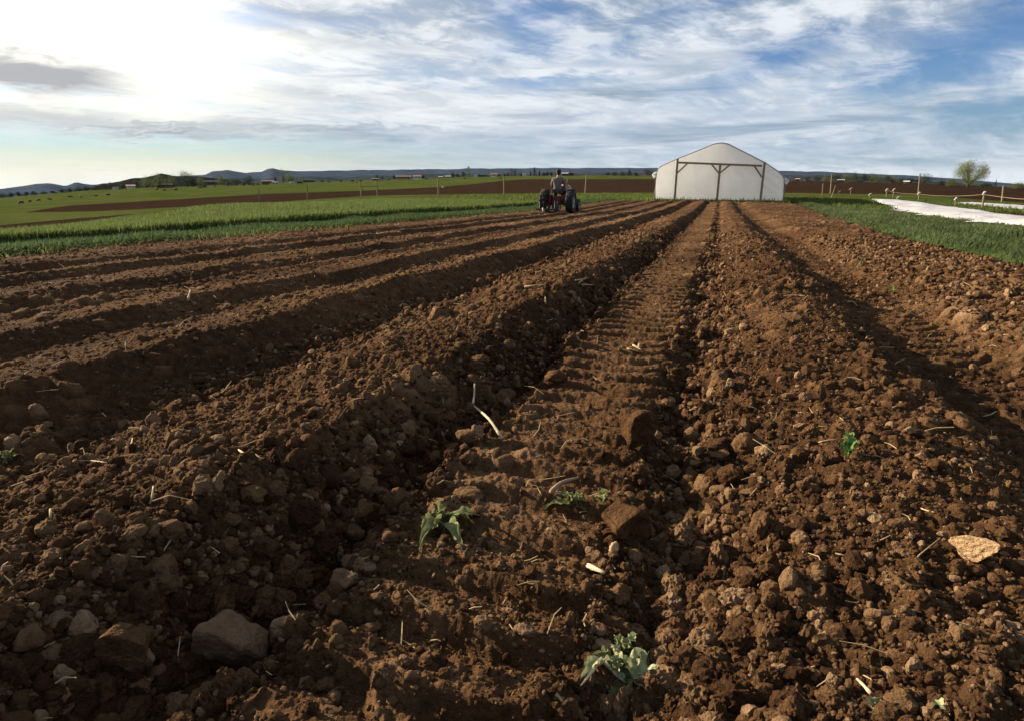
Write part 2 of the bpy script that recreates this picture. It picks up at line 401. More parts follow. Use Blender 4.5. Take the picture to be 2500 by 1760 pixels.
class MB:
    """collects shapes into one mesh"""
    def __init__(s): s.v = []; s.f = []
    def box(s, c, size, rot=None):
        i = len(s.v); hx, hy, hz = [q / 2 for q in size]
        for sx, sy, sz in ((-1, -1, -1), (1, -1, -1), (1, 1, -1), (-1, 1, -1), (-1, -1, 1), (1, -1, 1), (1, 1, 1), (-1, 1, 1)):
            p = Vector((sx * hx, sy * hy, sz * hz))
            if rot: p = rot @ p
            s.v.append(p + Vector(c))
        s.f += [[i + a for a in q] for q in ((3, 2, 1, 0), (4, 5, 6, 7), (0, 1, 5, 4), (1, 2, 6, 5), (2, 3, 7, 6), (3, 0, 4, 7))]
        return s
    def bar(s, a, b, w, h=None):
        a, b = Vector(a), Vector(b); d = b - a
        q = d.to_track_quat('Y', 'Z').to_matrix()
        return s.box((a + b) / 2, (w, d.length, h or w), q)
    def tube(s, pts, rad, n=8, cap=True):
        pts = [Vector(p) for p in pts]
        if not hasattr(rad, '__len__'): rad = [rad] * len(pts)
        i0 = len(s.v); up = None
        for k, p in enumerate(pts):
            d = (pts[min(k + 1, len(pts) - 1)] - pts[max(k - 1, 0)]).normalized()
            if up is None: up = d.orthogonal().normalized()
            up = (up - d * up.dot(d)).normalized(); sd = d.cross(up)
            for j in range(n):
                t = 2 * math.pi * j / n
                s.v.append(p + (up * math.cos(t) + sd * math.sin(t)) * rad[k])
        for k in range(len(pts) - 1):
            for j in range(n):
                a = i0 + k * n + j; b = i0 + k * n + (j + 1) % n
                s.f.append([a, b, b + n, a + n])
        if cap:
            s.f.append([i0 + j for j in range(n)][::-1]); s.f.append([i0 + (len(pts) - 1) * n + j for j in range(n)])
        return s
    def lathe(s, prof, c=(0, 0, 0), axis='Z', n=20, close=False):
        """prof: (radius, height) pairs turned round an axis"""
        i0 = len(s.v); c = Vector(c)
        for r, h in prof:
            for j in range(n):
                t = 2 * math.pi * j / n; a, b = r * math.cos(t), r * math.sin(t)
                s.v.append(c + (Vector((a, b, h)) if axis == 'Z' else Vector((h, a, b)) if axis == 'X' else Vector((a, h, b))))
        m = len(prof)
        for k in range(m if close else m - 1):
            for j in range(n):
                k2 = (k + 1) % m
                s.f.append([i0 + k * n + j, i0 + k * n + (j + 1) % n, i0 + k2 * n + (j + 1) % n, i0 + k2 * n + j])
        return s
    def poly(s, pts): i = len(s.v); s.v += [Vector(p) for p in pts]; s.f.append(list(range(i, i + len(pts)))); return s
    def prism(s, pts, d):
        i = len(s.v); n = len(pts); d = Vector(d)
        s.v += [Vector(p) for p in pts] + [Vector(p) + d for p in pts]
        s.f.append(list(range(i, i + n))[::-1]); s.f.append(list(range(i + n, i + 2 * n)))
        s.f += [[i + k, i + (k + 1) % n, i + n + (k + 1) % n, i + n + k] for k in range(n)]
        return s
    def build(s, name, mat, parent=None, smooth=False, bevel=0, loc=(0, 0, 0), rot=(0, 0, 0)):
        me = bpy.data.meshes.new(name); me.from_pydata([tuple(v) for v in s.v], [], s.f); me.update()
        bm = bmesh.new(); bm.from_mesh(me); bmesh.ops.recalc_face_normals(bm, faces=bm.faces); bm.to_mesh(me); bm.free()
        if smooth:
            for p in me.polygons: p.use_smooth = True
        o = link(name, me, mat, parent, loc, rot)
        if bevel:
            b = o.modifiers.new('bevel', 'BEVEL'); b.width = bevel; b.segments = 2; b.limit_method = 'ANGLE'
        return o


# ------------------------------------------------------------------ materials
def mat(name, col, rough=0.7, var=0.25, scale=8.0, bump=0.0, bscale=40.0, metal=0.0, trans=0.0, col2=None, attr=None, spec=0.3):
    m = bpy.data.materials.new(name); m.use_nodes = True
    g = NT(m.node_tree); b = g.n['Principled BSDF']; out = g.n['Material Output']
    tc = g.new('ShaderNodeTexCoord').outputs['Object']
    n = g.noise(tc, scale, 5, 0.6)
    c2 = col2 or tuple(c * (1 - var) for c in col); c1 = tuple(min(1, c * (1 + var)) for c in col) if col2 is None else col
    fac = g.ramp(n, [(0.3, (0, 0, 0)), (0.7, (1, 1, 1))])
    c = g.mix(fac, c2, c1)
    if attr:
        at = g.new('ShaderNodeAttribute', attribute_name=attr)
        c = g.mix(1.0, c, at.outputs['Color'], 'MULTIPLY')
    g.put(b.inputs['Base Color'], c)
    b.inputs['Roughness'].default_value = rough; b.inputs['Metallic'].default_value = metal
    b.inputs['Specular IOR Level'].default_value = spec
    if bump:
        bp = g.new('ShaderNodeBump'); bp.inputs['Strength'].default_value = bump; bp.inputs['Distance'].default_value = 0.02
        g.put(bp.inputs['Height'], g.noise(tc, bscale, 6, 0.65)); g.l.new(bp.outputs[0], b.inputs['Normal'])
    if trans:
        tr = g.new('ShaderNodeBsdfTranslucent'); g.put(tr.inputs[0], c)
        mx = g.new('ShaderNodeMixShader'); mx.inputs[0].default_value = trans
        g.l.new(b.outputs[0], mx.inputs[1]); g.l.new(tr.outputs[0], mx.inputs[2]); g.l.new(mx.outputs[0], out.inputs[0])
    return m


def soil_material(name, attr=True, base=0.5):
    m = bpy.data.materials.new(name); m.use_nodes = True
    g = NT(m.node_tree); b = g.n['Principled BSDF']
    P = g.new('ShaderNodeNewGeometry').outputs['Position']
    if attr:
        dry = g.new('ShaderNodeAttribute', attribute_name='dry').outputs['Fac']
    else:
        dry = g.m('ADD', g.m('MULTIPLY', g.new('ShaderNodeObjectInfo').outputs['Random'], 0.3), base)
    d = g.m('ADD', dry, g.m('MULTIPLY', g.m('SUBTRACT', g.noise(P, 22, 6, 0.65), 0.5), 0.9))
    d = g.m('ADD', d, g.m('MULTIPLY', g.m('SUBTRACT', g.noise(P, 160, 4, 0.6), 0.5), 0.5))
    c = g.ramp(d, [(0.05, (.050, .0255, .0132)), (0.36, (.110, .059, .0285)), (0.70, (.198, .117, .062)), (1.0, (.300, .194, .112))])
    g.put(b.inputs['Base Color'], c); b.inputs['Roughness'].default_value = 0.95
    b.inputs['Specular IOR Level'].default_value = 0.03
    bp = g.new('ShaderNodeBump'); bp.inputs['Strength'].default_value = 1.0; bp.inputs['Distance'].default_value = 0.010
    h = g.m('ADD', g.m('ADD', g.noise(P, 230, 6, 0.7), g.m('MULTIPLY', g.noise(P, 75, 4, 0.6), 1.5)), g.m('MULTIPLY', g.noise(P, 14, 5, .65), 3.6))
    g.put(bp.inputs['Height'], h); g.l.new(bp.outputs[0], b.inputs['Normal'])
    return m


M = {}
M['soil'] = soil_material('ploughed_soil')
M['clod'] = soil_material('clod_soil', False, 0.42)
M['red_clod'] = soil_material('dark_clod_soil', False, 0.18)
M['rock'] = mat('grey_rock', (.195, .112, .060), .92, .35, 25, .9, 120)
M['tan_rock'] = mat('tan_stone', (.46, .30, .16), .85, .3, 30, .6, 150)
M['straw'] = mat('dry_straw', (.43, .32, .175), .75, .35, 60, 0, 1, trans=.25)
M['root'] = mat('pale_root', (.50, .41, .27), .75, .35, 70, .4, 200)
M['wood'] = mat('weathered_wood', (.26, .185, .115), .85, .3, 6, .3, 60)
M['post'] = mat('pale_post_wood', (.21, .16, .09), .85, .3, 5, .3, 50)
M['white_cloth'] = mat('white_row_cover', (.66, .66, .69), .9, .06, 2, .2, 30, trans=.2)
def stained_cloth():
    m = M['white_cloth']; g = NT(m.node_tree); b = g.n['Principled BSDF']; P = g.new('ShaderNodeNewGeometry').outputs['Position']
    c = g.mix(g.m('MULTIPLY', g.sstep(g.noise(P, 1.3, 7, .7), .56, .72), .55), (.52, .52, .55), (.27, .21, .16))
    g.put(b.inputs['Base Color'], c)
    bp = g.new('ShaderNodeBump'); bp.inputs['Strength'].default_value = .9; bp.inputs['Distance'].default_value = .06
    g.put(bp.inputs['Height'], g.noise(P, 3.5, 6, .65, 1.2)); g.l.new(bp.outputs[0], b.inputs['Normal'])


stained_cloth()
M['rope'] = mat('pale_rope', (.30, .23, .16), .95, .2, 20)
M['red_paint'] = mat('worn_red_paint', (.095, .011, .010), .45, .35, 9, .1, 40, spec=.4)
M['rubber'] = mat('black_rubber', (.022, .021, .020), .85, .35, 12, .2, 50)
M['steel'] = mat('dull_steel', (.05, .048, .045), .6, .4, 15, .1, 60, metal=.3)
M['rim'] = mat('pale_rim', (.34, .33, .31), .6, .25, 12)
M['skin'] = mat('skin', (.36, .20, .14), .6, .1, 20)
M['shirt'] = mat('grey_shirt', (.13, .115, .105), .9, .15, 12, .3, 40)
M['trousers'] = mat('dark_trousers', (.02, .022, .03), .9, .2, 12, .2, 40)
M['cap'] = mat('dark_cap', (.012, .022, .016), .85, .2, 20)
M['hair'] = mat('dark_hair', (.02, .014, .01), .8, .2, 30)
M['glove'] = mat('white_glove', (.62, .60, .57), .9, .1, 20)
M['boot'] = mat('brown_boot', (.06, .04, .03), .8, .2, 20)
M['bark'] = mat('bark', (.09, .07, .05), .95, .3, 8, .5, 30)
M['weed'] = mat('grey_green_leaf', (.095, .125, .042), .75, .4, 60, .5, 110, trans=.30, spec=.15, col2=(.25, .26, .115))
M['weed_pale'] = mat('pale_cabbage_leaf', (.46, .46, .27), .65, .3, 45, .5, 90, trans=.22, spec=.2, col2=(.16, .20, .085))
M['sprout'] = mat('bright_sprout_leaf', (.09, .17, .035), .7, .35, 60, .2, 90, trans=.25)
M['grass'] = mat('grass_blades', (.90, .95, .95), .85, .12, 3, trans=.48, attr='tint', spec=.04)
M['white_wall'] = mat('white_wall', (.72, .70, .66), .8, .08, 1)
M['tan_wall'] = mat('tan_wall', (.34, .25, .17), .85, .2, 1)
M['red_wall'] = mat('red_wall', (.12, .045, .035), .9, .2, 1)
M['brown_wall'] = mat('brown_wall', (.13, .085, .06), .85, .2, 1)
M['blue_wall'] = mat('blue_wall', (.06, .075, .13), .85, .2, 1)
M['grey_roof'] = mat('grey_roof', (.075, .078, .082), .95, .15, 1, spec=0)
M['pale_roof'] = mat('pale_roof', (.30, .29, .27), .9, .1, 1)
M['orange_roof'] = mat('orange_roof', (.20, .095, .055), .9, .2, 1)
M['green_roof'] = mat('green_roof', (.05, .085, .08), .95, .15, 1, spec=0)
M['dark_glass'] = mat('dark_window', (.03, .035, .04), .2, .2, 3, spec=.5)
M['cow'] = mat('black_hide', (.014, .012, .011), .8, .3, 3)
M['tank'] = mat('pale_tank', (.40, .45, .43), .6, .1, 1)


def ground_material():
    m = bpy.data.materials.new('pasture_and_fallow'); m.use_nodes = True
    g = NT(m.node_tree); b = g.n['Principled BSDF']
    P = g.new('ShaderNodeNewGeometry').outputs['Position']
    at = g.new('ShaderNodeAttribute', attribute_name='cover')
    s = g.new('ShaderNodeSeparateColor'); g.l.new(at.outputs['Color'], s.inputs[0])
    n = g.noise(P, .12, 6, .6); n2 = g.noise(P, 3.0, 6, .7); n3 = g.noise(P, .02, 4, .6)
    gr = g.mix(g.sstep(n, .35, .68), (.045, .062, .016), (.075, .088, .026))
    gr = g.mix(g.m('MULTIPLY', g.sstep(n3, .50, .75), .5), gr, (.085, .075, .035))
    gr = g.mix(g.m('MULTIPLY', g.sstep(n2, .45, .8), .45), gr, (.032, .046, .013))
    br = g.mix(g.sstep(n2, .3, .7), (.022, .0135, .0095), (.036, .022, .015))
    br = g.mix(g.m('MULTIPLY', g.sstep(n, .4, .7), .35), br, (.048, .031, .021))
    e = g.sstep(g.m('ADD', s.outputs[0], g.m('MULTIPLY', g.m('SUBTRACT', n2, .5), .25)), .42, .58)
    c = g.mix(e, gr, br)
    c = g.mix(s.outputs[1], c, (.055, .10, .025))
    g.put(b.inputs['Base Color'], c); b.inputs['Roughness'].default_value = .95; b.inputs['Specular IOR Level'].default_value = 0
    bp = g.new('ShaderNodeBump'); bp.inputs['Strength'].default_value = .8; bp.inputs['Distance'].default_value = .25
    g.put(bp.inputs['Height'], g.m('ADD', g.noise(P, 2.2, 6, .7), g.noise(P, .3, 3, .6))); g.l.new(bp.outputs[0], b.inputs['Normal'])
    return m


# ------------------------------------------------------------------ ground sheet
def project(X, Y, Z):
    cx = X * math.cos(PSI) + Y * math.sin(PSI); h = -X * math.sin(PSI) + Y * math.cos(PSI); dz = Z - CAMH
    f = h * math.cos(PITCH) - dz * math.sin(PITCH); u = h * math.sin(PITCH) + dz * math.cos(PITCH)
    f = np.where(f > 1e-3, f, np.nan)
    return 1250 + FPX * cx / f, 880 - FPX * u / f


def grid_quads(nr, nc):
    i = np.arange(nr - 1)[:, None] * nc + np.arange(nc - 1)[None, :]
    return np.stack([i, i + 1, i + nc + 1, i + nc], -1).reshape(-1, 4)


def build_ground():
    r = [0.15]
    while r[-1] < 9000:
        k = r[-1]; r.append(k * (1.05 if k < 16 else 1.012 if k < 60 else 1.006 if k < 420 else 1.10))
    r = np.array(r)
    a = np.concatenate([np.linspace(-math.pi, -1.4, 60)[:-1], np.linspace(-1.4, .75, 720), np.linspace(.75, math.pi, 80)[1:]])
    R, A = np.meshgrid(r, a, indexing='ij')
    X, Y = R * np.sin(A), R * np.cos(A)
    Z = land_z(X, Y)
    inside = (X > -7.0) & (X < right_edge(Y) - .1) & (Y < 45.8) & (Y > -3)
    Z = Z + np.where(inside, -0.22, 0) + np.where(R > 20, np.clip(R / 400, .03, 1) * .5 * fbm(X / 9, Y / 9, 7, 3), 0) * np.clip((R - 40) / 60, 0, 1)
    px, py = project(X, Y, Z)
    px = np.where(np.isnan(px), -9999, px); py = np.where(np.isnan(py), 2000, py)
    t1 = np.interp(px, [-900, 20, 111, 174, 320, 640, 900, 1080, 1159, 1228, 1280, 1600, 1925, 2230, 2500, 3000], [640, 527, 511, 502, 494, 475, 466, 457, 450, 442, 439, 438, 430, 430, 430, 430])
    b1 = np.interp(px, [-900, 20, 84, 181, 320, 640, 900, 1230, 1600, 1925, 2230, 2400, 2500, 2900], [640, 528, 524, 519, 513, 496, 479, 473, 471, 472, 476, 489, 496, 530])
    t2 = np.interp(px, [-600, 0, 178, 345], [590, 551, 535, 521.5]); b2 = np.interp(px, [-600, 0, 178, 345], [640, 564, 545, 521.5])
    def band(t, b, soft): return np.clip((py - t) / soft + .5, 0, 1) * np.clip((b - py) / soft + .5, 0, 1)
    brown = np.maximum(band(t1, b1, 2.0) * (R > 30), band(t2, b2, 2.0) * (px < 345) * (R > 9))
    brown = np.where((X > -7.6) & (X < right_edge(Y) + .2) & (Y < 45.5), 1, brown)
    brown = np.where((X > 8.2) & (Y < 60) & (Y > 5) & (X < 16) & (py > 500), np.maximum(brown, .85), brown)
    brown = np.where(R > 420, 0.35, brown)
    lush = np.where((X < -7.3) & (X > -17) & (Y < 45) & (R < 60), .8, 0) + np.where((X > right_edge(Y)) & (X < 8.2) & (Y < 60), .6, 0)
    cov = np.stack([brown, np.clip(lush, 0, 1) * (1 - brown), 0 * brown, 0 * brown + 1], -1).reshape(-1, 4)
    V = np.stack([X, Y, Z], -1).reshape(-1, 3)
    me = npmesh('ground', V, grid_quads(len(r), len(a)), attrs={'cover': cov}, smooth=True)
    tag(link('ground', me, ground_material()), kind='structure')


build_ground()


# ------------------------------------------------------------------ ploughed field
def build_field():
    r = [0.30]
    while r[-1] < 50: r.append(r[-1] * 1.0030)
    r = np.array(r)
    a = np.radians(np.concatenate([np.arange(-118, -78, .5), np.arange(-78, -62, .22), np.arange(-62, 27, .095), np.arange(27, 42, .20), np.arange(42, 118, .45)]))
    R, A = np.meshgrid(r, a, indexing='ij')
    X, Y = R * np.sin(A), R * np.cos(A)
    xe = right_edge(Y)
    z, dry = field_parts(X, Y)
    ragl = -7.15 + .25 * vn(Y * 1.1, Y * 0 + 1, 8); ragr = xe + .35 * vn(Y * 1.3, Y * 0 + 4, 9)
    out = np.maximum(np.maximum(ragl - X, X - ragr), Y - 45.2 - .5 * vn(X * .8, X * 0, 12))
    Z = land_z(X, Y) + np.where(out > 0, z * np.clip(1 - out / .3, 0, 1) - .03 - np.clip(out, 0, .5) * .4, z)
    keep = (out < .5)
    q = grid_quads(len(r), len(a)); k = keep.reshape(-1)
    q = q[k[q].any(1)]
    used = np.zeros(X.size, bool); used[q.ravel()] = True
    idx = np.cumsum(used) - 1
    V = np.stack([X, Y, Z], -1).reshape(-1, 3)[used]
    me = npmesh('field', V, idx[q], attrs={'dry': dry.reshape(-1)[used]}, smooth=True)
    tag(link('field', me, M['soil']), kind='structure')


build_field()


# ------------------------------------------------------------------ hills
def hill(name, xs, ys, Rr, Rb, drop, material, amp):
    a = np.linspace(math.atan2(*ray(xs[0], 430)[:2]), math.atan2(*ray(xs[-1], 430)[:2]), 420)
    axs = np.array([math.atan2(*ray(x, 430)[:2]) for x in xs])
    tans = np.array([ray(x, y)[2] / math.hypot(*ray(x, y)[:2]) for x, y in zip(xs, ys)])
    t = np.interp(a, axs, tans)
    ridge = CAMH + Rr * t
    rows = []
    S = np.linspace(0, 1, 26)
    for s in S:
        R = Rb + (Rr - Rb) * s
        zb = CAMH + Rb * (t - drop / FPX)
        f = s ** 1.4
        z = zb * (1 - f) + ridge * f + amp * (1 - s * .75) * s * 2.0 * fbm(a * 60, 0 * a + s * 7, 3, 4) + amp * .10 * fbm(a * 420, 0 * a + s * 20, 5, 2) * s
        rows.append((R, z))
    for e in (1.06, 1.25): rows.append((Rr * e, ridge - amp * 3 * (e - 1) * 8))
    V = np.array([[R * math.sin(q), R * math.cos(q), zz] for R, z in rows for q, zz in zip(a, z)])
    me = npmesh(name, V, grid_quads(len(rows), len(a)), smooth=True)
    tag(link(name, me, material), kind='structure')


MESA = ([-500, 0, 40, 75, 118, 135, 148, 160, 183, 200, 228, 290, 395, 420, 500, 520, 535, 560, 580, 600, 640, 655, 668, 690, 716, 800, 900, 1060, 1140, 1280, 1600, 1907, 2030, 2231, 2330, 2500, 3100],
        [500, 462, 456, 451, 449, 452, 455, 454, 445.5, 450, 452, 446, 431, 431, 428, 419, 418, 416, 420, 423, 420, 413, 411, 417, 419, 418, 416, 414.5, 412.5, 411.5, 411, 418, 421, 430, 437, 451, 500])
M['mesa'] = mat('hazed_mesa_scrub', (.034, .048, .076), .95, .35, .006, spec=0)  # blue of the distant air is mixed into this base colour
M['wooded'] = mat('juniper_hill', (.010, .012, .013), .95, .5, .02, .6, .05, spec=0)
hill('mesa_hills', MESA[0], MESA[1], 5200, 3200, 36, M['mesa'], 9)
hill('wooded_hill', [80, 146, 200, 250, 290, 320, 350, 395, 430, 480, 520, 600, 680],
     [486, 470, 462, 451, 443.5, 437, 434, 425, 431.5, 432, 436, 446, 456], 1500, 900, 26, M['wooded'], 3)
M['foot'] = mat('scrub_foothills', (.030, .037, .042), .95, .45, .012, .8, .03, spec=0)
hill('foothills', [380, 480, 560, 640, 700, 760, 830, 900, 1000, 1200, 1400, 1600, 1900, 2100, 2330, 2500, 2700],
     [455, 444, 437, 438, 434, 431, 436, 430, 428, 424, 423, 423, 428, 433, 447, 460, 474], 2300, 1700, 20, M['foot'], 6)

COVER_A = ([(2135, 494), (2160, 504), (2226, 522), (2301, 537), (2379, 546), (2500, 556), (2750, 575)], [(2128, 488), (2150, 488.5), (2231, 495.5), (2339, 510.5), (2500, 535), (2750, 566)])
COVER_B = ([(2330, 499.5), (2400, 506), (2500, 516), (2700, 538)], [(2345, 496), (2400, 499), (2500, 504.5), (2700, 518)])


def under_cover(X, Y, grow=.12):
    r = np.zeros(len(X), bool)
    for near, far in (COVER_A, COVER_B):
        P = [hit(*c, False) for c in near] + [hit(*c, False) for c in far[::-1]]
        cx = sum(v.x for v in P) / len(P); inside = np.zeros(len(X), bool)
        for i in range(len(P)):
            a, b = P[i], P[(i + 1) % len(P)]
            if abs(b.y - a.y) < 1e-9: continue
            c = ((a.y > Y) != (b.y > Y)) & (X < (b.x - a.x) * (Y - a.y) / (b.y - a.y) + a.x)
            inside ^= c
        r |= inside
    return r


# ------------------------------------------------------------------ grass and crops (uncountable)
def blades(name, X, Y, Z, h, w, lean, phi, tint, material, label):
    ok = ~under_cover(X, Y)
    X, Y, Z, phi, tint = X[ok], Y[ok], Z[ok], phi[ok], tint[ok]
    h, w, lean = [k[ok] if hasattr(k, '__len__') else k for k in (h, w, lean)]
    n = len(X)
    dx, dy = np.cos(phi), np.sin(phi); sx, sy = -dy, dx
    prof = [(0, 0, 1.0), (.38, .12, .95), (.74, .45, .62), (1.0, 1.0, 0)]
    V = np.zeros((n, 7, 3)); k = 0
    for f, l, ww in prof:
        cx = X + dx * lean * h * l; cy = Y + dy * lean * h * l; cz = Z + h * f * (1 - .35 * lean * l)
        for s in ((-1, 1) if ww else (0,)):
            V[:, k, 0] = cx + sx * w * .5 * ww * s; V[:, k, 1] = cy + sy * w * .5 * ww * s; V[:, k, 2] = cz; k += 1
    i = np.arange(n)[:, None] * 7
    q = np.concatenate([i + np.array([0, 1, 3, 2]), i + np.array([2, 3, 5, 4])]); t = i + np.array([4, 5, 6])
    T = np.repeat(np.concatenate([tint, np.ones((n, 1))], 1), 7, 0)
    o = link(name, npmesh(name, V.reshape(-1, 3), q, t, attrs={'tint': T}), material)
    o['label'] = label
    return tag(o, kind='stuff')


def tints(n, a, b, var=.25, r=rng):
    f = r.random((n, 1)); c = np.array(a) * (1 - f) + np.array(b) * f
    return np.clip(c * (1 + var * (r.random((n, 1)) - .5) * 2), 0, 1)


def garlic_strip():
    n = 60000
    Y = 2.0 + 46 * rng.random(n) ** 1.4; row = rng.integers(0, 5, n)
    X = -7.35 - row * .27 + rng.normal(0, .06, n)
    clump = vn(X * 1.2, Y * 1.2, 77) + .5
    ok = rng.random(n) < .45 + .8 * clump
    X, Y = X[ok], Y[ok]; n = len(X)
    far = np.clip(Y / 20, .5, 2)
    h = (.12 + .09 * rng.random(n)) * (.75 + .5 * clump[ok]); w = .012 * far + .004
    blades('garlic_crop', X, Y, land_z(X, Y) - .02, h, w, .25 + .8 * rng.random(n), rng.random(n) * 6.28, tints(n, (.050, .085, .030), (.105, .145, .062), .4), M['grass'],
           'blue green garlic leaves in rows beside the ploughed soil')
    n = 9000                                     # low weeds fringing the soil
    Y = 1.5 + 44 * rng.random(n) ** 1.5; X = -7.15 - .55 * rng.random(n) ** 1.5 + .12 * rng.normal(size=n)
    blades('edge_weeds', X, Y, land_z(X, Y) - .01, .06 + .10 * rng.random(n), .010 + .008 * np.clip(Y / 15, .5, 2), .6 + .8 * rng.random(n), rng.random(n) * 6.28,
           tints(n, (.09, .12, .035), (.20, .19, .08)), M['grass'], 'short pale weeds fringing the ploughed soil')


def rye_strip():
    n = 150000
    Y = 1.0 + 46 * rng.random(n) ** 1.1; back = np.interp(Y, [0, 7, 10, 24, 47], [-10.4, -11.2, -12.8, -20, -27]); X = -9.25 + (back + 9.25) * rng.random(n) ** 1.35
    ok = (Y < np.interp(X, [-27, -9.2], [47, 34.8])); X, Y = X[ok], Y[ok]; n = len(X)
    h = .29 + .07 * rng.random(n) + .05 * vn(X * .5, Y * .4, 13); far = np.clip(np.hypot(X, Y) / 18, .6, 2.2)
    blades('rye_crop', X, Y, land_z(X, Y) - .02, h, .016 * far + .005, .15 + .35 * rng.random(n), rng.random(n) * 6.28, tints(n, (.095, .130, .036), (.160, .195, .068), .3), M['grass'],
           'tall bright green rye standing in a dense block')


def right_grass():
    n = 90000
    Y = 2.5 + 46 * rng.random(n) ** 1.5
    e = right_edge(Y); X = e - .05 + (8.6 - e) * rng.random(n) + .18 * rng.normal(size=n) * (rng.random(n) < .3)
    clump = np.clip(fbm(X * 1.1, Y * 1.0, 99, 3) + .5, 0, 1.2)
    frin = np.clip((X - e) / .5, .35, 1)
    ok = rng.random(n) < (.3 + .9 * clump) * frin
    X, Y, clump, frin = X[ok], Y[ok], clump[ok], frin[ok]; n = len(X); far = np.clip(np.hypot(X, Y) / 16, .7, 2.4)
    h = (.07 + .18 * clump * (.6 + .6 * rng.random(n))) * frin * np.clip((9.2 - X) / 2.2, .35, 1)
    T = tints(n, (.066, .094, .034), (.135, .158, .074)) * (.50 + .95 * clump[:, None])
    blades('verge_grass', X, Y, land_z(X, Y) - .02, h, .012 * far + .004, .3 + .9 * rng.random(n), rng.random(n) * 6.28, np.clip(T, 0, 1), M['grass'],
           'rough green weeds and grass between soil and white covers')
    # beyond the field: around the tunnel, behind the tractor, round the covers
    n = 46000
    X = -24 + 62 * rng.random(n); Y = 38 + 22 * rng.random(n)
    ok = ((Y > 44.6) | (X > 6.5) | (X < -9.4)) & ~((abs(X) < 4.5) & (Y > 45.9) & (Y < 68)) & ~((X < -9.2) & (Y < 47))
    X, Y = X[ok], Y[ok]; n = len(X)
    front = (abs(X) < 5) & (Y < 46.2)
    h = .14 + .22 * rng.random(n) * (.5 + vn(X * .8, Y * .8, 15) + .5) + .10 * front
    blades('far_grass', X, Y, land_z(X, Y) - .03, h, .035 + .02 * rng.random(n), .3 + .6 * rng.random(n), rng.random(n) * 6.28, tints(n, (.070, .105, .026), (.135, .160, .050)), M['grass'],
           'rough green grass along the far end of the ploughed soil')
    n = 16000
    Y = 6 + 55 * rng.random(n) ** 1.3; X = np.where(rng.random(n) < .35, 10.9 + 1.6 * rng.random(n), 14.2 + 6 * rng.random(n))
    blades('cover_edge_grass', X, Y, land_z(X, Y) - .03, .06 + .14 * rng.random(n), .03 + .02 * rng.random(n), .4 + .6 * rng.random(n), rng.random(n) * 6.28,
           tints(n, (.07, .10, .03), (.12, .14, .05)), M['grass'], 'low grass along the white row covers')


garlic_strip(); rye_strip(); right_grass()


# ------------------------------------------------------------------ clods, stones
def ico(sub):
    bm = bmesh.new(); bmesh.ops.create_icosphere(bm, subdivisions=sub, radius=1)
    v = np.array([q.co[:] for q in bm.verts]); f = np.array([[q.index for q in p.verts] for p in bm.faces]); bm.free()
    return v, f


ICO = {s: ico(s) for s in (1, 2, 3, 4, 5)}


def lump(sub, seed, cuts=9, rough=.16, fine=.05, rnd=.22):
    """a broken clod: a ball cut by random planes, then roughened"""
    r = np.random.default_rng(seed); v = ICO[sub][0]
    nrm = r.normal(size=(cuts, 3)); nrm /= np.linalg.norm(nrm, axis=1)[:, None]
    off = .50 + .42 * r.random(cuts)
    d = v @ nrm.T
    lim = np.where(d > .05, off / np.maximum(d, .05), 9)
    rad = np.minimum(1, lim.min(1)) * (1 - rnd) + rnd * np.minimum(1, np.partition(lim, 1, 1)[:, :2].mean(1))
    p = v * 1.7 + seed * 3.1
    rad = rad + rough * (vn3(p, 1) + .5 * vn3(p * 2.3, 2)) + fine * (vn3(p * 5, 3) + .75 * vn3(p * 11, 4) + .55 * vn3(p * 23, 5))
    return v * rad[:, None]


def rots(n, r):
    q = r.normal(size=(n, 4)); q /= np.linalg.norm(q, axis=1)[:, None]; w, x, y, z = q.T
    return np.stack([1 - 2 * (y * y + z * z), 2 * (x * y - z * w), 2 * (x * z + y * w), 2 * (x * y + z * w), 1 - 2 * (x * x + z * z), 2 * (y * z - x * w),
                     2 * (x * z - y * w), 2 * (y * z + x * w), 1 - 2 * (x * x + y * y)], -1).reshape(n, 3, 3)


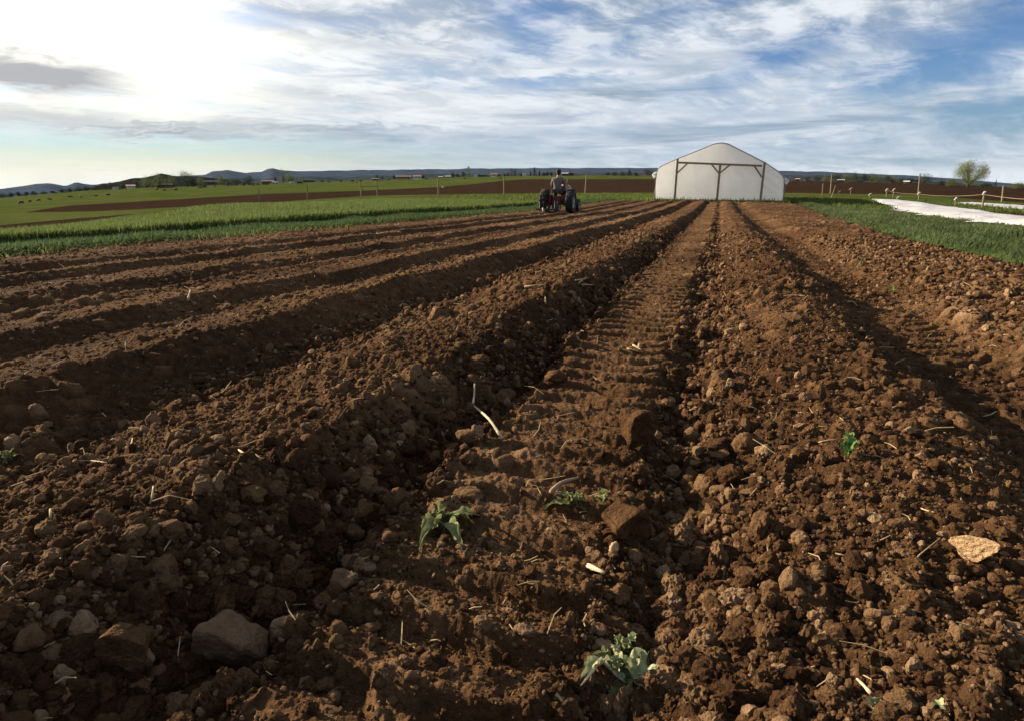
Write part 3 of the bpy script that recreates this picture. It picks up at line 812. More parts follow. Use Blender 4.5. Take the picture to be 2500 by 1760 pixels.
def scatter_clods():
    r = np.random.default_rng(5)
    n = 245000
    R = .42 * np.exp(r.random(n) ** .95 * math.log(12 / .42)); A = np.radians(-74 + 128 * r.random(n))
    X, Y = R * np.sin(A), R * np.cos(A)
    size = np.minimum(np.maximum(.0030, .0013 * R) * (r.random(n) ** (-1 / 2.5)), .020 + .001 * R)
    trench = np.exp(-((X + .74) / .15) ** 2) + np.exp(-((X + .0) / .13) ** 2) + .5 * np.exp(-((X + 1.75) / .22) ** 2)
    track = (X > -.6) & (X < -.14)
    right = np.clip((X - 1.35) * 3, 0, 1)
    size = size * np.clip(.8 + .9 * trench - .3 * track + .6 * right, .5, 1.9)
    patch = np.clip(fbm(X * 2.2, Y * 2.2, 66, 2) + .62, .05, 1.3)
    size = np.where((X < -1.95) & (R > 2), size * .72, size)
    keep = (r.random(n) < patch * np.clip(.6 + .6 * trench + .3 * right - .12 * track, 0, 1.2)) & (size > .0011 * R) & (X > -7) & (X < right_edge(Y))
    X, Y, size = X[keep], Y[keep], np.minimum(size[keep], .028)
    Z = field_z(X, Y)
    Vs, Fs, D, off = [], [], [], 0
    look = size / np.maximum(np.hypot(X, Y), .7)
    for sub, lo, hi, nv in ((4, .022, 9, 16), (3, .010, .022, 18), (2, .0045, .010, 16), (1, 0, .0045, 12)):
        sel = np.where((look >= lo) & (look < hi))[0]
        print('clods', sub, len(sel))
        protos = [lump(sub, 100 * sub + k, 5 + k % 5, .30, (.05, .10, .17, .22)[sub - 1], .15) for k in range(nv)]
        F = ICO[sub][1]
        for k in range(nv):
            s = sel[k::nv]; m = len(s)
            if not m: continue
            Q = rots(m, r); sc = size[s][:, None] * (.60 + .85 * r.random((m, 3)))
            P = np.einsum('mij,vj->mvi', Q, protos[k]) ; P = P * sc[:, None, :]
            P += np.stack([X[s], Y[s], Z[s] + size[s] * (.0 + .35 * r.random(m))], -1)[:, None, :]
            nvv = protos[k].shape[0]
            Vs.append(P.reshape(-1, 3)); Fs.append((F[None] + (np.arange(m) * nvv)[:, None, None] + off).reshape(-1, 3)); off += m * nvv
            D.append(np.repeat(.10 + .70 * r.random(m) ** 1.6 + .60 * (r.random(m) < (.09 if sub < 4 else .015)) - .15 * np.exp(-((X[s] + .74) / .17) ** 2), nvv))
    me = npmesh('soil_crumbs', np.concatenate(Vs), None, np.concatenate(Fs), attrs={'dry': np.concatenate(D)}, smooth=False)
    o = link('soil_crumbs', me, M['soil'])
    o['label'] = 'loose brown soil crumbs lying all over the ploughed rows'
    tag(o, kind='stuff')


scatter_clods()


def stone(name, label, cat, x, y, wpx, hpx, seed, material, sub=4, cuts=9, flat=1.0, sink=.25, rz=None, group=None, rough=.24, fine=.16):
    """a clod or stone whose base sits at photo pixel (x, y), about wpx by hpx photo pixels in size"""
    p = hit(x, y); w = px2m(p, wpx) / 2; h = px2m(p, hpx) / 2
    v = lump(sub, seed, cuts, rough, fine)
    v = v / np.abs(v).max(0) * np.array([w, w * flat, h])
    me = npmesh(name, v, None, ICO[sub][1], smooth=True)
    d = Vector((p.x, p.y, 0)).normalized()
    o = link(name, me, material, None, (p.x + d.x * w * flat * .5, p.y + d.y * w * flat * .5, p.z + h * (.85 - sink * 2)), (0, 0, PSI + (random.uniform(-.4, .4) if rz is None else rz)))
    return tag(o, label, cat, group)


def outline_stone(name, label, cat, out, thick, lean, material, turn=0.0, rough=3.2, grain=1.0, lift=2.0, seed=1):
    """a broken stone or clod: its outline as seen from the path side, given depth, split faces and a rough skin"""
    bx = sum(x for x, y in out) / len(out); by = max(y for x, y in out)
    c = hit(bx, by - 4); s = px2m(c, 1)
    bm = bmesh.new(); vs = [bm.verts.new(((x - bx) * s, -(by - y) * s * lean, (by - y) * 1.12 * s)) for x, y in out]; f = bm.faces.new(vs)
    e = bmesh.ops.extrude_face_region(bm, geom=[f]); back = [v for v in e['geom'] if isinstance(v, bmesh.types.BMVert)]
    m = sum((v.co for v in back), Vector()) / len(back)
    for v in back: v.co = m + (v.co - m) * .72 + Vector((3 * s, thick * s, thick * .05 * s))
    bmesh.ops.recalc_face_normals(bm, faces=bm.faces); bmesh.ops.bevel(bm, geom=bm.edges[:], offset=.07 * thick * s + 2 * s, segments=2, affect='EDGES', profile=.6)
    bmesh.ops.triangulate(bm, faces=bm.faces[:])
    for _ in range(5):
        lg = [q_ for q_ in bm.edges if q_.calc_length() > 5.5 * s]
        if not lg: break
        bmesh.ops.subdivide_edges(bm, edges=lg, cuts=1); bmesh.ops.triangulate(bm, faces=bm.faces[:])
    P = np.array([v.co[:] for v in bm.verts]) / s + seed * 37; k = max(thick, 20) / 22
    d = rough * k * (vn3(P / (15 * k), 1) + .7 * vn3(P / (7 * k), 2)) + grain * (1.6 * vn3(P / 7, 3) + vn3(P / 3.4, 4))
    bm.normal_update()
    for v, q_ in zip(bm.verts, d): v.co += v.normal * q_ * s
    me = bpy.data.meshes.new(name); bm.to_mesh(me); bm.free()
    tag(link(name, me, M[material], None, (c.x, c.y, c.z + lift * s), (0, 0, PSI + turn)), label, cat)


outline_stone('grey_rock', 'large grey angular rock with a pointed top in the shaded furrow', 'rock', [(475, 1603), (497, 1561), (518, 1520), (534, 1496), (560, 1498), (585, 1516), (613, 1539), (640, 1562), (664, 1590), (660, 1612), (631, 1636), (580, 1654), (553, 1640), (510, 1622)], 90, .35, 'rock', 0, 4.5, 1.6)
outline_stone('brown_rock', 'dark brown rock half buried beside the large grey rock', 'rock', [(256, 1590), (262, 1540), (278, 1512), (301, 1503), (327, 1514), (352, 1532), (374, 1550), (372, 1590), (350, 1622), (308, 1650), (276, 1622)], 60, .25, 'red_clod', .2, 4, 1.6, lift=-14, seed=2)
outline_stone('tan_stone', 'flat pale tan stone standing on edge on the sunlit ridge', 'stone', [(2310, 1350), (2316, 1338), (2346, 1318), (2384, 1312), (2418, 1311), (2412, 1330), (2380, 1372), (2356, 1380), (2338, 1374), (2330, 1360)], 24, .12, 'tan_rock', -.95, 3.0, 1.4, lift=8, seed=3)
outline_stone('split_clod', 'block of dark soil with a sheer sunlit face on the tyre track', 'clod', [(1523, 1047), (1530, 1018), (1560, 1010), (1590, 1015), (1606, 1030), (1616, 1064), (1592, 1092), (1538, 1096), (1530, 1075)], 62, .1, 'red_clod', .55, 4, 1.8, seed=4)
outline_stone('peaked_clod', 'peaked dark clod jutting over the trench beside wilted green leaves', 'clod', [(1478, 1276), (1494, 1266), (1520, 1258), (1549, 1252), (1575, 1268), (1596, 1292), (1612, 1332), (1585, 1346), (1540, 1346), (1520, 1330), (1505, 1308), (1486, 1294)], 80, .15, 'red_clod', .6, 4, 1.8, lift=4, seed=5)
CL = [('round_clod', 'round pale clod at the top of the trench beside the tyre track', 1752, 945, 56, 60, 51, 'clod'),
      ('tan_clod', 'small pale tan clod lying on the ridge above the trench', 1965, 975, 34, 28, 52, 'rock'),
      ('crumbly_clod', 'wide crumbly clod on the lip of the trench', 1830, 1105, 92, 62, 53, 'clod'),
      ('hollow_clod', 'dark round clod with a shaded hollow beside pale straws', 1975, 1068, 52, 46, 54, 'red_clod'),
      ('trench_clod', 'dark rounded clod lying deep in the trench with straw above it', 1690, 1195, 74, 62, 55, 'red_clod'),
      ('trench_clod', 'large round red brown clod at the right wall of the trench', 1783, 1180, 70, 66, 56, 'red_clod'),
      ('trench_clod', 'knobbly brown clod between two rounder clods in the trench', 1722, 1200, 62, 60, 57, 'clod'),
      ('slab_clod', 'long thin slab of soil lying level above the wilted rosette', 1140, 1225, 88, 30, 58, 'clod'),
      ('dusty_clod', 'dusty grey clod lying in shade left of the wilted rosette', 845, 1440, 74, 78, 59, 'rock'),
      ('dusty_clod', 'dusty flat clod just above a rounder grey clod', 893, 1395, 66, 40, 60, 'rock'),
      ('orange_clod', 'orange topped clod in shade on the left of the deep trench', 975, 1245, 86, 74, 61, 'red_clod'),
      ('pale_clod', 'pale square clod resting on the near tyre lug print', 1281, 1555, 60, 38, 62, 'rock'),
      ('brick_clod', 'sandy squarish clod on the near end of the tyre track', 1180, 1535, 50, 42, 63, 'clod'),
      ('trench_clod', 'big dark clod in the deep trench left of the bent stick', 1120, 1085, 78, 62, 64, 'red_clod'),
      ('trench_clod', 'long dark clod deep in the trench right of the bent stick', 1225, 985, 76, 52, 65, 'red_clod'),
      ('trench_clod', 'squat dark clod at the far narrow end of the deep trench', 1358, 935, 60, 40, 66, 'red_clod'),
      ('ridge_clod', 'lumpy clod on top of the broad left ridge', 1170, 895, 56, 36, 67, 'clod'),
      ('shade_clod', 'grey clod lying in the shaded furrow near the left edge', 98, 1020, 54, 50, 68, 'rock'),
      ('ridge_clod', 'orange brown clod on the rough bed towards the grass', 2325, 775, 34, 28, 69, 'clod'),
      ('ridge_clod', 'pale brown clod at the right edge of the rough bed', 2490, 920, 40, 40, 70, 'clod'),
      ('trench_clod', 'smooth clod in the trench below the peaked clod', 1680, 1385, 84, 44, 71, 'red_clod'),
      ('tan_clod', 'pinkish tan chip standing below the peaked clod', 1496, 1350, 30, 42, 72, 'tan_rock'),
      ('tan_clod', 'pale orange clod low on the trench wall beside the tyre track', 1715, 858, 40, 26, 73, 'rock'),
      ('shade_clod', 'small pale topped clod catching light in the dark lower left furrow', 148, 1525, 64, 44, 74, 'rock')]
for n_, l_, x_, y_, w_, h_, s_, m_ in CL:
    stone(n_, l_, 'clod', x_, y_, w_, h_, s_, M[m_], 4, 6 + s_ % 5, .85, .2, fine=.18)
for k in range(26):                                   # fist sized clods in the shade along the deep trench
    x_ = random.uniform(560, 1010); y_ = random.uniform(1290, 1740)
    if abs(x_ - 565) < 130 and abs(y_ - 1560) < 120: continue
    stone('trench_clod', 'dusty brown clod among many along the shaded side of the deep trench', 'clod', x_, y_, random.uniform(28, 62), random.uniform(24, 50), 200 + k, M['clod'], 3, 8, .85, .2,
          group='dusty clods along the shaded side of the deep trench', fine=.18)


# ------------------------------------------------------------------ straw, sticks
def straw_mesh(pts, rad, n=5):
    m = MB(); m.tube(pts, rad, n); return m


def scatter_straw():
    r = np.random.default_rng(9); m = MB()
    for i in range(900):
        if i % 5 < 3:
            Y = 3 + 20 * r.random() ** 1.2; X = r.choice([-6.3, -5.4, -4.5, -3.4, -2.6, -2.3]) + r.normal() * .22
        else:
            R = .8 * math.exp(r.random() * 2.2); A = math.radians(-68 + 96 * r.random()); X, Y = R * math.sin(A), R * math.cos(A)
        d = math.hypot(X, Y); L = (.012 + .05 * r.random() ** 2) * (1 + d * .10); w = .0007 + .0004 * r.random() + .00020 * d
        z = float(field_z(X, Y)[0]); a = r.random() * 6.28; t = r.normal() * .35
        p = Vector((X, Y, z + .004 + w)); u = Vector((math.cos(a) * math.cos(t), math.sin(a) * math.cos(t), abs(math.sin(t)) * .8))
        bend = Vector((r.normal(), r.normal(), abs(r.normal()))) * L * .12
        m.tube([p - u * L * .3, p + u * L * .3 + bend, p + u * L], [w, w, w * .6], 4)
    o = m.build('straw_litter', M['straw']); o['label'] = 'tiny bits of pale straw littering the ploughed soil'
    tag(o, kind='stuff')


scatter_straw()


def stick(name, label, cat, pix, wpx, lifts=None, material='straw', parts=None):
    """a straw, stalk or root lying through the photo pixels given"""
    pts = []
    for k, (x, y) in enumerate(pix):
        p = hit(x, y)
        if lifts: p.z += px2m(p, lifts[k])
        pts.append(p)
    n = len(pts); P = []
    for k in range(n - 1):
        for t in (0, .34, .67): P.append(pts[k].lerp(pts[k + 1], t))
    P.append(pts[-1])
    P = [P[0]] + [(P[i - 1] + P[i] * 2 + P[i + 1]) / 4 for i in range(1, len(P) - 1)] + [P[-1]]
    w = px2m(pts[0], wpx) / 2
    for p in P: p.z += w * .9
    c = P[0].copy(); m = MB()
    rad = [w * (1 - .35 * i / (len(P) - 1)) * (1 + .12 * math.sin(i * 2.1)) for i in range(len(P))]
    m.tube([p - c for p in P], rad, 7)
    o = m.build(name, M[material], smooth=True, loc=c)
    return tag(o, label, cat)


stick('bent_stick', 'pale bent stick lying across the deep trench', 'stick', [(1226, 1080), (1195, 1052), (1158, 1022)], 8, [8, 30, 30], 'root')
stick('thin_twig', 'thin grey twig standing up from the end of the bent stick', 'twig', [(1155, 1012), (1158, 1003), (1160, 995)], 6, [26, 36, 60], 'root')
stick('broken_stalk', 'short broken white stalk lying beside the peaked clod', 'stalk', [(1434, 1387), (1474, 1404)], 14, [2, 2], 'root')
stick('straw', 'thick cut straw lying level on the broad left ridge', 'straw', [(1280, 706), (1342, 700)], 6, [2, 3])
stick('straw', 'upright straw on the ridge crest below the straw patch', 'straw', [(1332, 745), (1331, 738)], 4, [0, 11])
stick('straw', 'curved thin straw in shade at the left of the deep trench', 'straw', [(1024, 1080), (1043, 1073), (1062, 1077)], 3, [1, 2, 1])
stick('straw', 'pale straw standing in the soil of the left ridge, leaning', 'straw', [(366, 1232), (374, 1222), (378, 1205)], 7, [0, 8, 18])
stick('straw', 'bright white straw stuck upright near the left edge', 'straw', [(125, 1292), (133, 1280)], 9, [0, 40])
stick('straw', 'short pale straw lying on the upper slope of the left ridge', 'straw', [(582, 1101), (616, 1122)], 5, [2, 1])
stick('straw', 'long pale straw lying level on the left ridge', 'straw', [(180, 1128), (222, 1128), (262, 1132)], 5, [1, 3, 1])
stick('straw', 'two ended pale straw crossing the left ridge crest', 'straw', [(300, 1098), (322, 1090), (325, 1078)], 5, [1, 3, 7])
stick('straw', 'forked dry straw pointing up from a sunlit clod', 'straw', [(445, 1095), (482, 1076)], 4, [1, 5])
stick('straw', 'thin green yellow straw hanging down a clod of the near right ridge', 'straw', [(1798, 1640), (1817, 1600), (1820, 1572)], 5, [2, 3, 5])
stick('straw', 'short curled straw on the far side of the right ridge', 'straw', [(2244, 1242), (2262, 1248), (2280, 1252)], 4, [2, 1, 1])
stick('straw', 'thin bent straw at the foot of the right ridge', 'straw', [(2400, 1019), (2420, 1014), (2432, 1007)], 4, [1, 2, 2])
stick('straw', 'long low straw beside the dark hollow clod', 'straw', [(1998, 1082), (2020, 1078), (2045, 1076)], 4, [1, 3, 2])
stick('straw', 'thick brown stalk arching over the soil above the wilted leaves', 'stalk', [(1345, 1205), (1368, 1185), (1410, 1172)], 12, [1, 4, 2], 'wood')
stick('straw', 'thin straw lying across the track beside the split clod', 'straw', [(1395, 1078), (1420, 1074), (1440, 1078)], 4, [1, 3, 1])
stick('straw', 'straw sticking out from under the split clod', 'straw', [(1615, 1078), (1645, 1090)], 6, [2, 1])
stick('straw', 'long dark edged straw in the trench right of the track', 'straw', [(1680, 1007), (1708, 995), (1745, 985)], 5, [1, 3, 2], 'wood')
stick('straw', 'pale straw on the crest of the right ridge lit along its length', 'straw', [(2068, 742), (2082, 742), (2092, 750)], 4, [3, 4, 1])
stick('root_twig', 'pale root twig pointing up from the grey leaf in the near corner', 'twig', [(2125, 1698), (2105, 1680), (2090, 1668)], 10, [3, 8, 10], 'root')
stick('straw', 'straw splinter leaning over dark furrow beyond the third ridge', 'straw', [(459, 738), (467, 722)], 6, [1, 10])
stick('forked_twig', 'grey twig lying left of the crumpled cabbage leaves', 'twig', [(1345, 1690), (1372, 1715), (1395, 1752)], 11, [3, 4, 2], 'wood')
for k, (a, b) in enumerate((((1530, 856), (1560, 862)), ((1545, 848), (1566, 858)), ((1560, 845), (1556, 862)))):
    stick('straw', 'split straw of a small bunch on the tyre track beyond the clod', 'straw', [a, b], 5, [3, 1])['group'] = 'straws of the small bunch on the tyre track'
for k, (a, b) in enumerate((((1405, 690), (1438, 684)), ((1412, 697), (1432, 680)), ((1420, 700), (1448, 700)))):
    stick('straw', 'straw of the pale tangle on the broad left ridge crest', 'straw', [a, b], 4, [3, 2])['group'] = 'straws of the pale tangle on the ridge'


# ------------------------------------------------------------------ leaves lying in the foreground
def leaf_mesh(mb, a, b, width, sag=.0, arch=.2, curl=.35, jag=.22, seed=0, nu=26, nv=9, twist=0.0, tipcurl=0.0, crumple=.26):
    """a leaf from a to b with a folded midrib, wavy torn margin and a curled tip"""
    a, b = Vector(a), Vector(b); d = b - a; L = d.length; t = d.normalized()
    side = t.cross(Vector((0, 0, 1))).normalized(); up = side.cross(t).normalized()
    r = np.random.default_rng(seed); ph = r.random(4) * 6.28
    i0 = len(mb.v)
    for i in range(nu + 1):
        f = i / nu
        c = a + d * f + up * (L * arch * math.sin(math.pi * f) - L * sag * f * f)
        if tipcurl: c += up * (L * tipcurl * max(0, f - .6) ** 2 * 6) - t * (L * tipcurl * max(0, f - .6) ** 2 * 4)
        w = width * (math.sin(math.pi * min(1, .10 + .9 * f) ** .8) ** .8) * .5
        tw = twist * f + .25 * math.sin(5 * f + ph[3])
        s2 = side * math.cos(tw) + up * math.sin(tw); u2 = up * math.cos(tw) - side * math.sin(tw)
        rag = [1 + jag * 1.5 * (r.random() - .55) for _ in range(2)]
        for j in range(nv):
            g = 2 * j / (nv - 1) - 1
            ed = 1 + jag * (math.sin(17 * f + ph[0] + g) + .7 * math.sin(31 * f + ph[1] * g)) * abs(g) ** 2
            if abs(g) > .8: ed *= rag[g > 0]
            wave = crumple * width * (math.sin(9 * f + 2.5 * g + ph[2]) + math.sin(15 * f - 3 * g + ph[1])) * (.25 + abs(g))
            mb.v.append(c + s2 * (g * w * ed) + u2 * (abs(g) ** 1.5 * w * curl + wave * .5))
    for i in range(nu):
        for j in range(nv - 1):
            k = i0 + i * nv + j
            mb.f.append([k, k + 1, k + nv + 1, k + nv])


def leaf(parent, c, a, b, wpx, material, **kw):
    """a, b: (x, y, lift) photo pixels of base and tip; the leaf becomes a child in the plant's own space"""
    pa = hit(*a[:2]); pa.z += px2m(pa, a[2]); pb = hit(*b[:2]); pb.z += px2m(pb, b[2])
    m = MB(); leaf_mesh(m, pa - c, pb - c, px2m(pa, wpx * .72), **kw)
    o = m.build('leaf', M[material], parent, smooth=True)
    return o


def rosette():
    c = hit(1082, 1300)
    p = empty('wilted_plant', c, 0, 'uprooted weed rosette with wilted grey green leaves on the trench edge', 'plant')
    spec = [((1075, 1295, 18), (1022, 1362, 4), 40, dict(arch=.25, curl=.5, seed=1, jag=.14)),
            ((1085, 1290, 20), (1172, 1275, 14), 34, dict(arch=.15, curl=.7, seed=2, jag=.2)),
            ((1085, 1292, 18), (1160, 1292, 10), 30, dict(arch=.25, curl=.8, seed=3, jag=.25)),
            ((1075, 1285, 20), (1060, 1262, 48), 32, dict(arch=.15, curl=.9, seed=4, tipcurl=.25)),
            ((1072, 1290, 20), (1034, 1290, 24), 30, dict(arch=.35, curl=.9, seed=5, tipcurl=.3)),
            ((1085, 1300, 14), (1128, 1345, 2), 46, dict(arch=.2, curl=.4, seed=6, jag=.12)),
            ((1080, 1290, 24), (1082, 1275, 34), 22, dict(arch=.3, curl=1.0, seed=7, tipcurl=.3)),
            ((1075, 1298, 14), (1055, 1308, 8), 24, dict(arch=.4, curl=.8, seed=8)),
            ((1088, 1296, 16), (1112, 1310, 6), 30, dict(arch=.3, curl=.5, seed=9))]
    rr = np.random.default_rng(21)
    for k in range(12):
        a_ = k * .53 + rr.random() * .3; L_ = 14 + 26 * rr.random()
        spec.append(((1080 + 5 * math.cos(a_), 1294 + 3 * math.sin(a_), 18), (1080 + L_ * math.cos(a_), 1294 + .5 * L_ * math.sin(a_), 16 + 16 * rr.random()), 14 + 8 * rr.random(), dict(seed=100 + k, arch=.25 + .2 * rr.random(), curl=.9, jag=.35, tipcurl=.2 * rr.random())))
    for a, b, w, kw in spec: leaf(p, c, (a[0], a[1], a[2] + 4), (b[0], b[1], b[2] + 6), w, 'weed', **kw)
    m = MB(); m.tube([(0, 0, -.004), (.002, .003, px2m(c, 16)), (.0, .004, px2m(c, 26))], [px2m(c, 5), px2m(c, 4), px2m(c, 2.5)], 7); m.build('stem', M['weed'], p, True)


def low_leaves(x, y, spec, name, label, cat, material='weed'):
    c = hit(x, y); p = empty(name, c, 0, label, cat)
    for a, b, w, kw in spec: leaf(p, c, a, b, w, material, **kw)
    return p


rosette()
low_leaves(1390, 1235, [((1395, 1238, 6), (1325, 1248, 4), 24, dict(seed=11, curl=.9, arch=.2, jag=.3)), ((1390, 1236, 8), (1345, 1222, 22), 22, dict(seed=12, curl=.9, tipcurl=.2, jag=.3)),
                        ((1392, 1234, 8), (1385, 1222, 26), 24, dict(seed=13, curl=1.0, jag=.3)), ((1400, 1236, 6), (1440, 1236, 12), 26, dict(seed=14, curl=.8, jag=.3, arch=.3)),
                        ((1398, 1238, 6), (1425, 1222, 18), 20, dict(seed=15, curl=1.0, jag=.3)), ((1400, 1240, 4), (1430, 1246, 2), 24, dict(seed=16, curl=.5, jag=.25)),
                        ((1405, 1236, 8), (1408, 1218, 24), 18, dict(seed=17, curl=1.0, jag=.3))],
           'wilted_leaves', 'low mat of curled dark green leaves half buried on the track', 'plant')
low_leaves(1470, 1230, [((1470, 1232, 2), (1488, 1216, 18), 30, dict(seed=21, curl=.9, arch=.5, jag=.3)), ((1468, 1232, 2), (1452, 1218, 14), 18, dict(seed=22, curl=1.0, jag=.3)),
                        ((1472, 1234, 2), (1482, 1232, 8), 26, dict(seed=23, curl=.8, arch=.5, jag=.3))],
           'leaf_curl', 'small curled green leaf rolled up right of the leaf mat', 'leaf')
low_leaves(2070, 1108, [((2070, 1110, 2), (2068, 1090, 34), 34, dict(seed=31, curl=.6, jag=.35)), ((2072, 1110, 2), (2082, 1096, 26), 26, dict(seed=32, curl=.7, jag=.35)),
                        ((2068, 1110, 2), (2054, 1098, 20), 24, dict(seed=33, curl=.7, jag=.35)), ((2072, 1112, 2), (2080, 1112, 14), 20, dict(seed=34, curl=.9, arch=.6, jag=.3)),
                        ((2070, 1112, 0), (2062, 1112, 16), 18, dict(seed=35, curl=.8, jag=.3))],
           'sprout', 'bright green ferny sprout on the sunlit right ridge', 'sprout', 'sprout')
low_leaves(20, 1118, [((25, 1122, 2), (60, 1118, 10), 22, dict(seed=41)), ((22, 1122, 2), (40, 1106, 16), 22, dict(seed=42)), ((20, 1122, 2), (2, 1112, 12), 24, dict(seed=43)), ((24, 1124, 2), (8, 1136, 2), 22, dict(seed=44))],
           'weed_tuft', 'pale green weed tuft at the left edge of the soil', 'weed')
low_leaves(2160, 1735, [((2135, 1735, 4), (2150, 1712, 12), 50, dict(seed=51, curl=.9, arch=.4)), ((2150, 1740, 4), (2225, 1735, 6), 34, dict(seed=52, curl=.7, arch=.2)),
                        ((2145, 1742, 2), (2128, 1750, 8), 34, dict(seed=53, curl=.9, arch=.5))],
           'grey_leaf', 'crumpled grey green leaf beside a root twig in the near corner', 'leaf', 'weed_pale')
low_leaves(2300, 1735, [((2275, 1725, 2), (2318, 1745, 6), 38, dict(seed=54, curl=.5, arch=.25))], 'pale_leaf', 'single pale flat leaf lying on soil in the near right corner', 'leaf', 'weed_pale')
low_leaves(1765, 705, [((1765 + 415, 714, 0), (1765 + 410, 708, 7), 9, dict(seed=61)), ((1765 + 415, 714, 0), (1765 + 424, 710, 5), 8, dict(seed=62))], 'sprout', 'small pale sprout in the rough bed beside the second tyre track', 'sprout', 'sprout')
low_leaves(2102, 640, [((2102, 646, 0), (2099, 642, 7), 8, dict(seed=63)), ((2102, 646, 0), (2109, 643, 5), 8, dict(seed=64)), ((2103, 648, 0), (2104, 642, 7), 7, dict(seed=65))], 'sprout', 'tuft of pale sprouts far along the rough bed', 'sprout', 'sprout')


def cabbage():
    c = hit(1510, 1740)
    p = empty('cabbage_leaves', c, 0, 'crumpled torn cabbage leaves with white ribs in the near soil', 'leaf')
    sp = [((1475, 1640, 30), (1415, 1692, 22), 42, dict(seed=71, curl=.6, arch=.12, jag=.25, crumple=.3), 'weed_pale'),
          ((1470, 1650, 34), (1540, 1712, 30), 64, dict(seed=72, curl=.5, arch=.1, jag=.25, crumple=.36), 'weed_pale'),
          ((1520, 1650, 40), (1560, 1705, 46), 60, dict(seed=73, curl=.9, arch=.15, jag=.25, crumple=.36), 'weed_pale'),
          ((1535, 1640, 26), (1585, 1752, 6), 90, dict(seed=74, curl=.35, arch=.18, jag=.15, crumple=.3), 'weed_pale'),
          ((1500, 1690, 14), (1545, 1758, 2), 95, dict(seed=75, curl=.3, arch=.2, jag=.12, crumple=.3), 'weed'),
          ((1530, 1625, 26), (1580, 1670, 18), 70, dict(seed=76, curl=.5, arch=.2, jag=.2, crumple=.3), 'weed'),
          ((1480, 1640, 20), (1445, 1628, 14), 26, dict(seed=77, curl=.9, arch=.3, jag=.3), 'weed'),
          ((1510, 1625, 20), (1497, 1600, 40), 22, dict(seed=78, curl=.9, arch=.2, jag=.3), 'weed_pale'),
          ((1512, 1630, 16), (1532, 1612, 26), 34, dict(seed=79, curl=.9, arch=.3, jag=.3), 'weed_pale'),
          ((1490, 1660, 14), (1500, 1700, 12), 50, dict(seed=80, curl=.9, arch=.3, jag=.2), 'weed'),
          ((1560, 1700, 14), (1590, 1758, 10), 60, dict(seed=81, curl=.4, arch=.25, jag=.2), 'weed_pale')]
    rr = np.random.default_rng(31)
    for k in range(10):
        a_ = k * .63; x_, y_ = 1515 + 25 * math.cos(a_), 1655 + 25 * math.sin(a_); L_ = 24 + 34 * rr.random()
        sp.append(((x_, y_, 30), (x_ + L_ * math.cos(a_ + .4), y_ + L_ * .8 * math.sin(a_ + .4), 22 + 26 * rr.random()), 22 + 14 * rr.random(), dict(seed=130 + k, curl=.9, arch=.25, jag=.35, crumple=.35, tipcurl=.15), ('weed_pale', 'weed')[k % 2]))
    for a, b, w, kw, mt in sp: leaf(p, c, (a[0], a[1], a[2] + 12), (b[0], b[1], b[2] + 22), w, mt, **kw)
    def rib(px, w):
        pts = []
        for x, y, l in px:
            q = hit(x, y); q.z += px2m(q, l + 16); pts.append(q - c)
        m = MB(); m.tube(pts, [px2m(c, w), px2m(c, w * .8), px2m(c, w * .5)], 7); m.build('rib', M['root'], p, True)
    rib([(1462, 1650, 40), (1500, 1690, 42), (1530, 1712, 36)], 6)
    rib([(1530, 1712, 30), (1550, 1740, 22), (1565, 1760, 12)], 6)
    rib([(1462, 1655, 36), (1440, 1680, 30), (1416, 1700, 18)], 5)


cabbage()


# ------------------------------------------------------------------ high tunnel
GY = 46.0


def onwall(x, y, Y=GY):
    d = ray(x, y); t = Y / d[1]
    return d[0] * t, CAMH + d[2] * t


